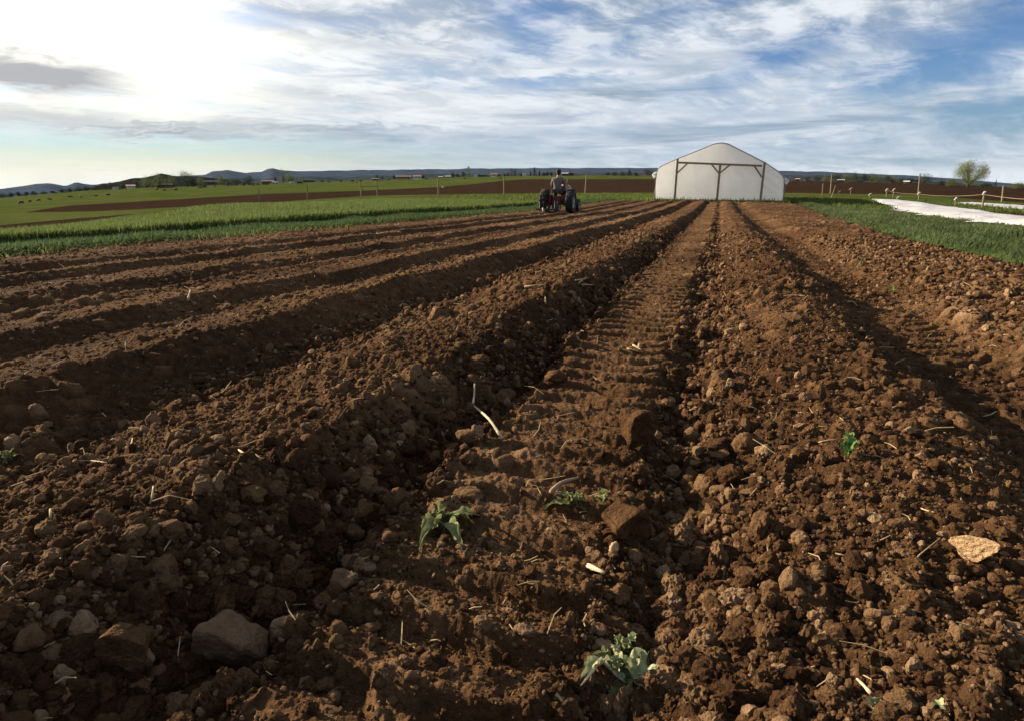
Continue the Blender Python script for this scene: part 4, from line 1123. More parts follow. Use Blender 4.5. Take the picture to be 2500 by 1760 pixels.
def tunnel():
    xl, zb = onwall(1597, 490); xr, zb2 = onwall(1913, 498)
    gz = float(land_z(0, GY)); cx = (xl + xr) / 2
    prof_px = [(1597, 489), (1601, 440), (1603, 424), (1607, 413), (1616, 406), (1653, 389), (1700, 370.5), (1738, 355), (1749, 351.2), (1763, 350), (1777, 352.4), (1790, 359), (1830, 379), (1869, 399), (1898, 418), (1909, 428), (1915, 439), (1914, 460), (1912.5, 498)]
    pr = [onwall(*q) for q in prof_px]
    pr = [(x - cx, max(z, gz - .05) - gz) for x, z in pr]; pr[0] = (pr[0][0], -.05); pr[-1] = (pr[-1][0], -.05)
    t = empty('high_tunnel', (cx, GY, gz), 0, 'white plastic high tunnel with a rounded peak and wooden end frame', 'greenhouse')
    plastic = mat('milky_plastic', (.93, .93, .93), .5, .05, .8, .3, 2.2, trans=.55, spec=.3)
    # end wall sheet with slack wrinkles
    n = 80; xs = np.linspace(pr[0][0] + .02, pr[-1][0] - .02, n); top = np.interp(xs, [p[0] for p in sorted(pr)], [p[1] for p in sorted(pr)])
    px_ = sorted(pr); top = np.interp(xs, [p[0] for p in px_[0:]], [p[1] for p in px_]) - .02
    rows = 46; V = []
    for j in range(rows):
        f = j / (rows - 1)
        for x, tz in zip(xs, top):
            z = -.05 + (tz + .05) * f
            d = .045 * math.sin((x * 1.4 + z * 2.6) * 4.2 + 1.5 * math.sin(x * 2)) * max(0, min(1, (x - .6) / 1.2)) * max(0, 1 - abs(z - 1.1) / 1.3) + .05 * float(vn(np.array([x * 2.1 + z * 1.5]), np.array([z * 1.1 - x * .6]), 3)[0]) + .03 * float(vn(np.array([x * 5 + z * 3]), np.array([z * 2.6 - x * 2]), 4)[0])
            V.append((x, d, z))
    link('end_wall', npmesh('end_wall', V, grid_quads(rows, n), smooth=True), plastic, t)
    # cover over the hoops
    L = 20.0; k = 28; V = []
    for j in range(k):
        for i, (x, z) in enumerate(pr):
            y = L * j / (k - 1); sag = -.03 * math.sin(j * math.pi) if 0 else -.025 * abs(math.sin(j * 1.57))
            V.append((x * (1.006), y - .06 if j == 0 else y, z + .012 + sag * (z > 1.5)))
    link('cover', npmesh('cover', V, grid_quads(k, len(pr)), smooth=True), plastic, t)
    m = MB(); xs2 = [p for p in pr]; m.poly([(x * .98, L - .05, z * .985) for x, z in pr]); m.build('back_wall', plastic, t)
    m = MB(); m.tube([(x, -.03, z) for x, z in pr], .034, 8); m.build('hoop', mat('blue_grey_pipe', (.30, .30, .36), .5, .2, 4, metal=.3), t, True)  # front hoop is a paler blue-grey than the inner hoops
    for j in range(1, 10):
        m = MB(); m.tube([(x * .985, L * j / 9.5, z * .985) for x, z in pr], .03, 6); m.build('hoop', M['steel'], t, True)
    def W(x, y): a, b = onwall(x, y); return a - cx, b - gz
    def beam(name, a, b, w, y0=-.10, d=.09):
        a, b = W(*a), W(*b); m = MB(); m.bar((a[0], y0, a[1]), (b[0], y0, b[1]), d, w); m.build(name, M['wood'], t, bevel=.008)
    xm = W(1755, 440)[0]
    for xa, yt in ((1651, 389), (1755, 403), (1862, 396.5)):
        X0 = W(xa, 440)[0]; m = MB(); m.bar((X0, -.10, -.1), (X0, -.10, W(xa, yt)[1]), .14, .10); m.build('post', M['wood'], t, bevel=.01)
    beam('header_beam', (1655, 398), (1860, 406), .13, -.16)
    for a, b in (((1653, 424), (1679, 400)), ((1755, 424), (1737, 401.5)), ((1757, 424), (1783, 403)), ((1860, 434), (1841, 406))):
        beam('brace', a, b, .10, -.13, .06)
    for side, xx in ((-1, pr[0][0]), (1, pr[-1][0])):
        m = MB(); m.bar((xx - side * .08, -.06, -.1), (xx - side * .02 + side * .06, -.06, 1.75), .09, .06); m.build('corner_post', M['wood'], t)
    # rolled side curtains at the eaves
    for side, (ex, ez) in ((-1, pr[2]), (1, pr[16])):
        m = MB(); pts = [(ex + side * (.12 + .03 * math.sin(y * 2)), y, ez - .02 + .02 * math.sin(y * 3)) for y in np.linspace(-.25, L, 24)]
        m.tube(pts, .10, 9); m.build('side_curtain_roll', plastic, t, True)
        m = MB(); m.prism([(ex + side * .05, -.22, ez + .12), (ex + side * .30, -.26, ez - .10), (ex + side * .16, -.24, ez - .34), (ex + side * .02, -.22, ez - .25)], (0, .05, 0)); m.build('curtain_flap', plastic, t)
    m = MB(); m.bar((pr[0][0], -.05, .06), (pr[-1][0], -.05, .06), .06, .18); m.build('baseboard', M['wood'], t)


tunnel()


# ------------------------------------------------------------------ tractor and driver
def tractor():
    p = hit(1391, 521)
    px_, py_ = p.x - .52, p.y + .25
    gz = float(np.min(field_z([px_, px_ - .5, px_ + .5], [py_] * 3))) + .01
    t = empty('tractor', (px_, py_, gz), 0, 'old small red farm tractor pulling a tool bar over the rows', 'tractor')
    RW, RX = .45, .53
    def wheel(name, x, y, r, w, rimr, lugs):
        m = MB()
        m.lathe([(rimr, -w / 2), (r * .9, -w / 2 * 1.05), (r * .97, -w * .36), (r * .985, 0), (r * .97, w * .36), (r * .9, w / 2 * 1.05), (rimr, w / 2), (rimr * .97, 0)], axis='X', n=36, close=True)
        for k in range(lugs):
            for s in (-1, 1):
                a = 2 * math.pi * (k + .25 * s) / lugs
                q = Matrix.Rotation(a, 3, 'X') @ Matrix.Rotation(s * .7, 3, 'Z')
                m.box(Matrix.Rotation(a, 3, 'X') @ Vector((s * w * .24, 0, r * .985)), (w * .62, .028, .035), q)
        o = m.build(name, M['rubber'], t, loc=(x, y, r))
        d = MB(); d.lathe([(rimr * 1.0, -w * .40), (rimr * .93, -w * .30), (rimr * .90, -.02), (rimr * .35, -.03), (.07, -.05), (.07, .05), (rimr * .35, .03), (rimr * .90, .02), (rimr * .93, w * .30), (rimr * 1.0, w * .40)], axis='X', n=32)
        d.lathe([(.001, -w * .42), (.05, -w * .42), (.055, w * .42), (.001, w * .42)], axis='X', n=12)
        d.build('rim', M['rim'], o, True)
        return o
    wheel('rear_wheel', -RX, 0, RW, .26, .27, 15); wheel('rear_wheel', RX, 0, RW, .26, .27, 15)
    for s in (-1, 1): wheel('front_wheel', s * .50, 1.45, .25, .13, .15, 1)
    m = MB(); m.tube([(-.62, 0, RW), (.62, 0, RW)], .06, 10); m.build('rear_axle', M['steel'], t, True)
    for s in (-1, 1):
        m = MB(); m.box((s * .30, 0, .50), (.16, .30, .42)); m.build('final_drive', M['red_paint'], t, bevel=.04)
    m = MB(); m.box((0, .05, .48), (.34, .55, .34)); m.tube([(0, .3, .50), (0, 1.5, .50)], .11, 12); m.build('transmission', M['red_paint'], t, bevel=.03)
    m = MB(); m.box((.02, 1.10, .56), (.24, .55, .28)); m.build('engine', M['steel'], t, bevel=.02)
    m = MB()                                             # hood with a rounded top
    for y, sc in ((.55, .92), (.65, 1.0), (1.35, 1.0), (1.62, .93), (1.66, .8)):
        for k in range(11):
            a = math.pi * k / 10; m.v.append(Vector((.02 + .18 * sc * math.cos(a) * (1 if 0 < k < 10 else 1), y, .70 + .38 * sc * math.sin(a) ** .7)))
    for j in range(4):
        for k in range(10): a = j * 11 + k; m.f.append([a, a + 1, a + 12, a + 11])
    m.f += [list(range(11)), list(range(44, 55))[::-1]]
    m.f += [[j * 11, j * 11 + 11, j * 11 + 21, j * 11 + 10] for j in range(4)]
    m.build('hood', M['red_paint'], t, True)
    m = MB(); m.box((.02, 1.63, .62), (.30, .06, .46)); m.build('grille', M['steel'], t, bevel=.02)
    m = MB(); m.tube([(.10, 1.15, .95), (.10, 1.15, 1.28)], .022, 8); m.build('exhaust_pipe', M['steel'], t, True)
    m = MB(); m.tube([(-.56, 1.45, .25), (-.45, 1.45, .40), (.45, 1.45, .40), (.56, 1.45, .25)], .035, 8); m.build('front_axle', M['red_paint'], t, True)
    m = MB(); m.box((-.02, -.02, .80), (.40, .34, .06)); m.box((-.02, -.17, .86), (.38, .05, .12)); m.build('seat', M['steel'], t, bevel=.025)
    m = MB(); m.tube([(-.02, .70, .80), (-.06, .42, 1.06)], .015, 8)
    ring = [(-.06 + .17 * math.cos(a), .42 + .17 * math.sin(a) * .45, 1.06 + .17 * math.sin(a) * .85) for a in np.linspace(0, 2 * math.pi, 25)]
    sw = MB(); sw.tube(ring, .014, 6, False)
    for a in (0.3, 2.4, 4.5): sw.tube([(-.06, .42, 1.06), (-.06 + .17 * math.cos(a), .42 + .17 * math.sin(a) * .45, 1.06 + .17 * math.sin(a) * .85)], .009, 5)
    m.build('steering_column', M['steel'], t, True); sw.build('steering_wheel', M['rubber'], t, True)
    # implement behind: tool bar, lift arms, shanks with sweeps, levers
    m = MB(); m.bar((-.72, -.55, .16), (.20, -.55, .16), .07, .07); m.build('tool_bar', M['steel'], t, bevel=.008)
    for s in (-.24, .20):
        m = MB(); m.tube([(s, -.05, .40), (s * 1.1, -.35, .34), (s * 1.2, -.55, .18)], .022, 7); m.build('lift_arm', M['red_paint'], t, True)
    for x in (-.58, -.44, .02, .14):
        m = MB(); m.tube([(x, -.55, .46), (x, -.55, .20), (x, -.62, .06), (x, -.52, .0)], [.02, .022, .022, .015], 6)
        m.prism([(x - .09, -.60, .015), (x, -.42, .0), (x + .09, -.60, .015), (x, -.55, .05)], (0, 0, .015)); m.build('shank', M['steel'], t, True)
    m = MB(); m.tube([(-.46, -.56, .22), (-.42, -.60, .10), (-.40, -.56, .02)], [.03, .05, .03], 8); m.build('blade', M['rim'], t, True)
    for x, z in ((-.50, .62), (-.02, .50)):
        m = MB(); m.tube([(x, -.35, z - .35), (x, -.42, z)], .014, 6); m.build('lever', M['rim'], t, True)
    m = MB(); m.bar((-.70, -.35, .36), (-.46, -.35, .36), .05, .06); m.build('side_bracket', M['steel'], t, bevel=.006)
    m = MB(); m.bar((.06, -.40, .06), (.06, -.40, .44), .16, .10); m.build('hitch_frame', M['blue_wall'], t, bevel=.02)

    t.scale = (.93, .93, .93)
    # ---- driver
    d = empty('person', (px_ - .02, py_ - .02, gz + .755), 0, 'driver in a grey shirt and dark cap seated on the tractor, seen from behind', 'person')
    def skinned(name, nodes, edges, mt, parent, sub=2):
        me = bpy.data.meshes.new(name); me.from_pydata([n[:3] for n in nodes], edges, []); me.update()
        o = link(name, me, mt, parent)
        o.modifiers.new('skin', 'SKIN').use_smooth_shade = True
        for i, nd in enumerate(nodes):
            r_ = nd[3]; sv = me.skin_vertices[0].data[i]; sv.radius = r_ if isinstance(r_, tuple) else (r_, r_); sv.use_root = i == 0
        s_ = o.modifiers.new('sub', 'SUBSURF'); s_.levels = sub; s_.render_levels = sub
        return o
    d.scale = (.91, .91, .91)
    # 0 pelvis 1 waist 2 chest 3 neck base 4 neck 5 head low 6 head top; arms; legs
    N = [(0, 0, .08, (.15, .11)), (0, .01, .22, (.13, .10)), (0, .03, .42, (.16, .11)), (0, .05, .54, (.09, .08)), (.01, .06, .60, .05), (.015, .085, .675, .080), (.015, .09, .76, .086), (.015, .085, .815, .055),
         (-.18, .03, .49, .060), (-.25, .08, .26, .045), (-.20, .30, .10, .034), (-.19, .37, .08, .036),
         (.19, .03, .49, .060), (.27, .14, .27, .045), (.10, .36, .24, .034), (.06, .42, .24, .036),
         (-.10, .02, .05, .095), (-.17, .40, .04, .075), (-.20, .44, -.36, .050), (-.20, .52, -.40, .042),
         (.10, .02, .05, .095), (.18, .40, .04, .075), (.21, .44, -.36, .050), (.21, .52, -.40, .042)]
    Ed = [(0, 1), (1, 2), (2, 3), (3, 4), (4, 5), (5, 6), (6, 7), (2, 8), (8, 9), (9, 10), (10, 11), (2, 12), (12, 13), (13, 14), (14, 15), (0, 16), (16, 17), (17, 18), (18, 19), (0, 20), (20, 21), (21, 22), (22, 23)]
    for b, s in ((11, -1), (15, 1)):                     # fingers, bent and unequal, and a thumb at the side
        x, y, z, _ = N[b]
        for j, (o_, l_) in enumerate(((-.027, .05), (-.009, .058), (.010, .053), (.027, .042))):
            N.append((x + o_, y + .035, z, .010)); Ed.append((b, len(N) - 1)); N.append((x + o_, y + .035 + l_ * .6, z - l_ * .55, .008)); Ed.append((len(N) - 2, len(N) - 1))
        N.append((x - s * .04, y + .01, z - .015, .010)); Ed.append((b, len(N) - 1)); N.append((x - s * .05, y + .04, z - .03, .008)); Ed.append((len(N) - 2, len(N) - 1))
    N = [(q[0], q[1], q[2], tuple(u * .92 for u in q[3]) if isinstance(q[3], tuple) else q[3] * .92) for q in N]
    skinned('body', N, Ed, M['skin'], d)
    N2 = [(0, 0, .06, (.175, .135)), (0, .01, .22, (.165, .13)), (0, .03, .42, (.195, .135)), (0, .05, .535, (.11, .095)), (-.18, .03, .49, .080), (-.255, .08, .27, .062), (-.225, .22, .165, .052),
          (.19, .03, .49, .080), (.275, .14, .27, .062), (.16, .28, .25, .052)]
    skinned('shirt', N2, [(0, 1), (1, 2), (2, 3), (2, 4), (4, 5), (5, 6), (2, 7), (7, 8), (8, 9)], M['shirt'], d)
    N3 = [(0, 0, .05, (.185, .14)), (0, .0, .12, (.16, .125)), (-.10, .05, .05, .115), (-.17, .40, .045, .095), (-.20, .43, -.30, .072), (.10, .05, .05, .115), (.18, .40, .045, .095), (.21, .43, -.30, .072)]
    skinned('trousers', N3, [(0, 1), (0, 2), (2, 3), (3, 4), (0, 5), (5, 6), (6, 7)], M['trousers'], d)
    m = MB(); m.lathe([(.100, .0), (.103, .03), (.098, .075), (.070, .115), (.001, .128)], (.015, .085, .745), n=18); m.prism([(-.06, .17, .755), (.09, .17, .755), (.07, .265, .745), (.015, .285, .742), (-.04, .265, .745)], (0, 0, .012)); m.build('cap', M['cap'], d, True)
    m = MB(); m.lathe([(.070, .0), (.091, .04), (.094, .085), (.080, .10)], (.015, .078, .66), n=16); m.build('hair', M['hair'], d, True)
    for s in (-1, 1):
        m = MB(); m.lathe([(.001, -.012), (.022, -.008), (.026, 0), (.022, .008), (.001, .012)], (.015 + s * .086, .09, .70), 'X', 10); m.build('ear', M['skin'], d, True)
    m = MB(); m.tube([(.015, .165, .705), (.015, .185, .69), (.015, .168, .68)], [.010, .013, .009], 6); m.build('nose', M['skin'], d, True)
    for s in (-1, 1): m = MB(); m.lathe([(.001, -.008), (.010, -.004), (.010, .004), (.001, .008)], (.015 + s * .032, .160, .715), 'Y', 8); m.build('eye', M['dark_glass'], d, True)
    m = MB(); m.box((.015, .160, .655), (.045, .012, .008)); m.build('mouth', M['brown_wall'], d)
    for s in (-1, 1):
        m = MB(); m.tube([(s * .20, .40, -.42), (s * .20, .50, -.44), (s * .20, .60, -.45)], [.055, .05, .035], 8); m.build('boot', M['boot'], d, True)
    m = MB(); m.tube([(-.205, .27, .125), (-.195, .35, .085), (-.19, .41, .06)], [.044, .052, .03], 8); m.build('glove', M['glove'], d, True)


tractor()


# ------------------------------------------------------------------ posts, stakes, rope, covers
def post(x, yb, yt, wpx, label, name='fence_post', cat='post', xt=None, material='post', group=None, white=0):
    b = hit(x, yb, False); h = px2m(b, yb - yt); r = px2m(b, wpx) / 2
    lean = px2m(b, (xt if xt else x + (.07 * (yb - yt) if x > 1250 else 0) + random.uniform(-.5, .5)) - x - (x - 1250) * (yb - yt) / (5771 - yb))
    o = empty(name, b, PSI, label, cat, group) if white else None
    m = MB(); n = 6
    m.tube([(lean * f, 0, -.1 + (h + .1) * f) for f in np.linspace(0, 1, n)], [r * (1.05 - .12 * f) for f in np.linspace(0, 1, n)], 8)
    if not white:
        return tag(m.build(name, M[material], smooth=False, loc=b, rot=(0, 0, PSI)), label, cat, group)
    m.build('stake', M[material], o)
    c = MB(); c.tube([(lean * .97 + px2m(b, -3.5), 0, h * .97 - px2m(b, 3)), (lean, 0, h + r), (lean + px2m(b, 1.5), -r, h + r), (lean + px2m(b, 3), 0, h + px2m(b, 1.5))], [r * .8, r * 1.1, r * 1.1, r * .6], 7)
    c.build('cloth_cap', M['white_cloth'], o, True)
    return o


post(750.5, 489, 455, 3.2, 'thin grey fence post standing alone left of the H shaped frame')
post(1070.5, 478, 438, 3.2, 'pale fence post with a light top beside a white bag')
post(1230.5, 474, 434, 3.0, 'pale fence post between the tractor and the white bag')
post(632, 497, 463, 2.2, 'faint thin post far left of the H shaped frame', cat='post')


def h_frame():
    b = hit(882, 481, False); b2 = hit(921.5, 480, False)
    o = empty('brace_frame', b, 0, 'wooden H shaped fence brace of two posts and a rail', 'fence brace')
    for p_, yt in ((b, 447), (b2, 445)):
        h = px2m(p_, 481 - yt); m = MB(); m.tube([p_ - b + Vector((0, 0, -.1)), p_ - b + Vector((0, 0, h))], px2m(p_, 1.5), 8); m.build('post', M['post'], o)
    a = Vector((0, 0, px2m(b, 481 - 457.5))); c = b2 - b + Vector((0, 0, px2m(b2, 480 - 456.5)))
    m = MB(); m.tube([a, c], px2m(b, 1.0), 7); m.build('rail', M['post'], o)


h_frame()


def corner_brace():
    b = hit(1428.5, 474, False); s = px2m(b, 1)
    o = empty('gate_post', b, PSI, 'pale gate post with a level rail running left from its top', 'post')
    m = MB(); m.tube([(0, 0, -.1), (s * .8, 0, 24 * s), (s * 2.3, 0, 46.5 * s)], 1.5 * s, 8); m.build('post', M['post'], o)
    m = MB(); m.tube([(2.8 * s, 0, 46 * s), (-20 * s, 0, 46.5 * s)], 1.0 * s, 7); m.build('rail', M['post'], o)


corner_brace()
post(2007, 479, 450, 2.2, 'thin dark stake left of the tall leaning post', name='stake', cat='stake', xt=2009.5)
post(2027.5, 474, 428.5, 3.2, 'tall pale post nearest the tunnel on its right side', xt=2031)
post(2029.5, 483, 455, 2.0, 'thin pale stake leaning hard to one side', name='stake', cat='stake', xt=2040)
post(2242, 475, 427, 3.4, 'tall brown post in front of the round dark tree', xt=2246)
post(2446, 497, 456, 4.2, 'thick tall post near the right edge', xt=2450)
post(2164, 481, 464.5, 2.6, 'short red brown stake with a white cap at the rope end', name='stake', cat='stake', white=1)
post(2180, 482, 464, 2.4, 'brown stake with a pale cap beside the rope end stake', name='stake', cat='stake', xt=2183, white=1)
post(2124, 485, 475.5, 2.4, 'low white capped stake at the far tip of the white cover', name='stake', cat='stake', white=1)
post(2193, 490, 482.5, 2.4, 'stub of a white capped stake behind the white cover', name='stake', cat='stake', white=1)
post(2077, 475, 461.5, 1.6, 'thin stake with a small white rag, alone on the brown field edge', name='stake', cat='stake', white=1)
post(2049, 474.5, 469, 1.8, 'tiny white capped peg near the leaning stake', name='stake', cat='stake', white=1)
post(2243, 493, 473.5, 3.2, 'white capped rope stake right below the tall brown post', name='stake', cat='stake', white=1)
post(2332, 507, 487, 3.6, 'white capped stake at the corner of the farther white cover', name='stake', cat='stake', xt=2334, white=1)
post(2397, 517, 473.5, 4.2, 'tall white capped rope stake between the two white covers', name='stake', cat='stake', xt=2403, white=1)


def rope(name, label, pix, base):
    pts = []
    for x, y in pix:
        b = hit(x, np.interp(x, *zip(*base)), False); d = ray(x, y); t = math.hypot(b.x, b.y) / math.hypot(d[0], d[1])
        pts.append(Vector((d[0] * t, d[1] * t, CAMH + d[2] * t)))
    m = MB(); m.tube([p - pts[0] for p in pts], .008, 5)
    tag(m.build(name, M['rope'], smooth=True, loc=pts[0]), label, 'rope')


BL = [(2164, 481), (2243, 493), (2397, 517), (2520, 536)]
rope('rope', 'slack pale rope between stakes beyond the white cover', [(2166, 466), (2183, 471), (2215, 474), (2243, 475), (2280, 478.5), (2319, 480), (2360, 479), (2401, 476)], BL)
rope('rope', 'slack pale rope running off past the tallest white capped stake', [(2402, 476), (2440, 481.5), (2480, 486), (2530, 489)], BL)


def row_cover(name, label, near, far, nx, ny, seed, lump_h):
    """cloth over a bed; near and far edges given as photo pixels from the far tip towards the viewer"""
    def line(pix):
        P = np.array([list(hit(*c, False)) for c in pix]); d = np.concatenate([[0], np.cumsum(np.linalg.norm(np.diff(P, axis=0), axis=1))])
        t = np.linspace(0, d[-1], ny + 1); return np.stack([np.interp(t, d, P[:, k]) for k in range(3)], -1)
    A, B = line(near), line(far); o = A[0].copy(); V = []
    for j in range(ny + 1):
        for i in range(nx + 1):
            f = i / nx; P = A[j] * (1 - f) + B[j] * f
            if i == 0: P = P + (A[j] - B[j]) * .09 * (math.sin(j * 1.9) + .8 * math.sin(j * .73 + 1))
            up = (1 - abs(2 * f - 1) ** 4) * min(1, j / ny * 12)
            w = float(vn(np.array([P[0] * 1.6]), np.array([P[1] * .7]), seed)[0]) + .5 * float(vn(np.array([P[0] * 4]), np.array([P[1] * 2.6]), seed + 1)[0])
            V.append((P[0] - o[0], P[1] - o[1], float(land_z(P[0], P[1])) + .04 + lump_h * up * (1 + .9 * w) + .02 * w - o[2]))
    me = npmesh(name, V, grid_quads(ny + 1, nx + 1), smooth=True)
    ob = link(name, me, M['white_cloth'], None, tuple(o)); s = ob.modifiers.new('thick', 'SOLIDIFY'); s.thickness = .01
    tag(ob, label, 'row cover')


row_cover('row_cover', 'wide white cloth row cover on the bed next to the grass', *COVER_A, 22, 150, 5, .11)
row_cover('row_cover', 'narrow white cloth row cover beyond the tall rope stake', *COVER_B, 12, 90, 8, .07)

b_ = hit(1080, 460, False); s_ = px2m(b_, 1)
m = MB(); m.prism([(-4 * s_, 0, 0), (4.5 * s_, 0, 0), (3.2 * s_, 0, 3.2 * s_), (-1 * s_, 0, 3.8 * s_), (-3 * s_, 0, 2.2 * s_)], (.0, 3 * s_, 0))
tag(m.build('white_bag', M['white_cloth'], loc=b_, bevel=.1), 'small white bag lying at the edge of the brown field', 'bag')


# ------------------------------------------------------------------ buildings beyond the pasture
def building(name, label, cat, x0, x1, yt, yb, R=395, wall='white_wall', roof='grey_roof', gable=False, depth=9, eave=.5, nwin=2, door=True, xe=None):
    """a house whose front spans photo columns x0..x1, from roof top yt to ground yb, at distance R"""
    xc = (x0 + x1) / 2; d = ray(xc, yb); k = R / math.hypot(d[0], d[1])
    c = Vector((d[0] * k, d[1] * k, CAMH + d[2] * k)); gz = float(land_z(c.x, c.y)); c.z = gz if abs(c.z - gz) < 5 else c.z
    w = px2m(c, x1 - x0); h = px2m(c, yb - yt); hw = h * (1 - eave * .55)
    o = empty(name, c, math.atan2(-c.x, c.y), label, cat)
    m = MB(); m.box((0, depth / 2, hw / 2 - .6), (w, depth, hw + 1.2)); m.build('wall', M[wall], o)
    ov = .35
    if gable:
        m = MB(); m.prism([(-w / 2, .02, hw), (w / 2, .02, hw), (0, .02, h)], (0, depth - .04, 0)); m.build('gable', M[wall], o)
        m = MB()
        for s in (-1, 1): m.prism([(0, -ov, h + .02), (s * (w / 2 + ov), -ov, hw - .1), (s * (w / 2 + ov), -ov, hw + .12), (0, -ov, h + .28)], (0, depth + 2 * ov, 0))
        m.build('roof', M[roof], o)
    else:
        m = MB(); m.prism([(-w / 2 - ov, -ov, hw), (-w / 2 - ov, depth + ov, hw), (-w / 2 - ov, depth / 2, h)], (w + 2 * ov, 0, 0)); m.build('roof', M[roof], o)
    for i in range(nwin):
        x = -w / 2 + w * (i + 1) / (nwin + 1 + (1 if door else 0)); m = MB(); m.box((x, -.02, hw * .58), (min(1.4, w * .14), .10, hw * .36)); m.build('window', M['dark_glass'], o)
    if door: m = MB(); m.box((w / 2 - w / (nwin + 2), -.02, hw * .38), (min(1.1, w * .12), .10, hw * .75)); m.build('door', M['brown_wall'], o)
    return o


building('long_house', 'long tan house with a dark row of windows behind the pasture', 'house', 967, 1003, 432, 441.5, wall='tan_wall', roof='brown_wall', nwin=5)
building('white_house', 'bright white house under a low orange roof', 'house', 1010, 1028, 434, 443.5, wall='white_wall', roof='orange_roof', nwin=3)
building('brown_shed', 'low brown shed left of the long tan house', 'shed', 909, 923, 436, 441.5, wall='brown_wall', roof='brown_wall', nwin=1)
building('small_house', 'tiny pale roofed house near the pale fence post with a light top', 'house', 1071.5, 1080, 431, 435.5, wall='tan_wall', roof='pale_roof', nwin=1)
building('small_house', 'small wide pale roofed house right of the tiny one', 'house', 1087, 1100, 431.5, 437, wall='tan_wall', roof='pale_roof', nwin=2)
building('gabled_house', 'pale gabled house end by the tall conical tree', 'house', 1158, 1166, 424, 433, wall='white_wall', roof='brown_wall', gable=True, nwin=1)
building('long_barn', 'long low green roofed barn right of the pale gable', 'barn', 1166.5, 1193, 425.5, 432, wall='blue_wall', roof='green_roof', nwin=3, R=402)
building('white_barn', 'white barn with several bays under a brown roof edge', 'barn', 1199, 1214, 423, 431.5, wall='white_wall', roof='orange_roof', nwin=4)
building('grey_barn', 'grey roofed building behind the white barn', 'barn', 1206, 1222, 421, 428, R=420, wall='brown_wall', roof='grey_roof')
building('white_cabin', 'little white cabin alone between small trees', 'cabin', 1276, 1284, 424.5, 430, wall='white_wall', roof='white_wall', gable=True, nwin=1)
building('blue_shed', 'pale roofed shed with a blue front right of the driver', 'shed', 1372, 1387, 421.5, 429.5, wall='blue_wall', roof='pale_roof', nwin=1)
building('red_barn', 'dark red barn beside the blue fronted shed', 'barn', 1387.5, 1400, 422.5, 430, wall='red_wall', roof='grey_roof', gable=True)
building('cottage', 'small brown cottage just right of the tunnel', 'cottage', 1942, 1951, 437, 443.5, wall='brown_wall', roof='tan_wall', nwin=1)
building('white_house', 'white gabled house at the left end of the dark wood', 'house', 1960.5, 1967, 437, 443.5, wall='white_wall', roof='grey_roof', gable=True, nwin=1)
building('grey_house', 'grey roofed house joined on the white gabled house', 'house', 1967.5, 1982, 438, 443.5, R=398, wall='tan_wall', roof='grey_roof')
building('pale_house', 'pale roofed house in front of the middle of the dark wood', 'house', 2045, 2059, 440.5, 447, wall='blue_wall', roof='pale_roof')
building('white_shed', 'small white roofed shed near the round dark tree', 'shed', 2207, 2218, 443, 449.5, wall='tan_wall', roof='white_wall', nwin=1)
building('farm_house', 'white and orange lit building on the dark wooded slope', 'house', 310, 328, 446, 455, wall='white_wall', roof='orange_roof', R=400)
building('small_shed', 'tiny pale shed at the foot of the dark wooded slope', 'shed', 276, 288, 455, 461, wall='white_wall', roof='grey_roof', R=395, nwin=1)
building('low_barn', 'long low dark barn under the big green trees', 'barn', 386, 421, 452, 461.5, wall='brown_wall', roof='grey_roof', R=380, nwin=4)
building('red_shed', 'long low red roofed shed beyond the grazing cattle', 'shed', 640, 669, 440, 447.5, wall='brown_wall', roof='red_wall', R=400, nwin=3)
building('grey_barn', 'dull grey barn left of the red roofed shed', 'barn', 498, 534, 443, 455, wall='brown_wall', roof='grey_roof', R=405, nwin=3)
building('grey_shed', 'long low grey shed right of the pale tank', 'shed', 742, 768, 443, 450.5, wall='grey_roof', roof='grey_roof', R=392, nwin=2)


def trailer():
    d = ray(672, 452); k = 370 / math.hypot(d[0], d[1]); c = Vector((d[0] * k, d[1] * k, CAMH + d[2] * k)); c.z = float(land_z(c.x, c.y)); s = px2m(c, 1)
    o = empty('trailer', c, math.atan2(-c.x, c.y), 'white box trailer standing among cattle on the pasture', 'trailer')
    m = MB(); m.box((0, 1, 3.6 * s), (14 * s, 2.2, 4.4 * s)); m.build('body', M['white_wall'], o, bevel=.1)
    for x in (-4, 4): m = MB(); m.lathe([(.001, -.1), (.45, -.1), (.45, .1), (.001, .1)], (x * s, -.1, .45), 'Y', 12); m.build('wheel', M['rubber'], o)
    d = ray(713, 448.5); k = 375 / math.hypot(d[0], d[1]); c = Vector((d[0] * k, d[1] * k, CAMH + d[2] * k)); c.z = float(land_z(c.x, c.y)); s = px2m(c, 1)
    m = MB(); m.lathe([(.001, -6 * s), (1.6 * s, -5.6 * s), (2.1 * s, -5 * s), (2.1 * s, 5 * s), (1.6 * s, 5.6 * s), (.001, 6 * s)], (0, 0, 2.0 * s), 'X', 14)
    tag(m.build('storage_tank', M['tank'], smooth=True, loc=c, rot=(0, 0, math.atan2(-c.x, c.y))), 'pale lying storage tank beside a dark cow', 'tank')


trailer()


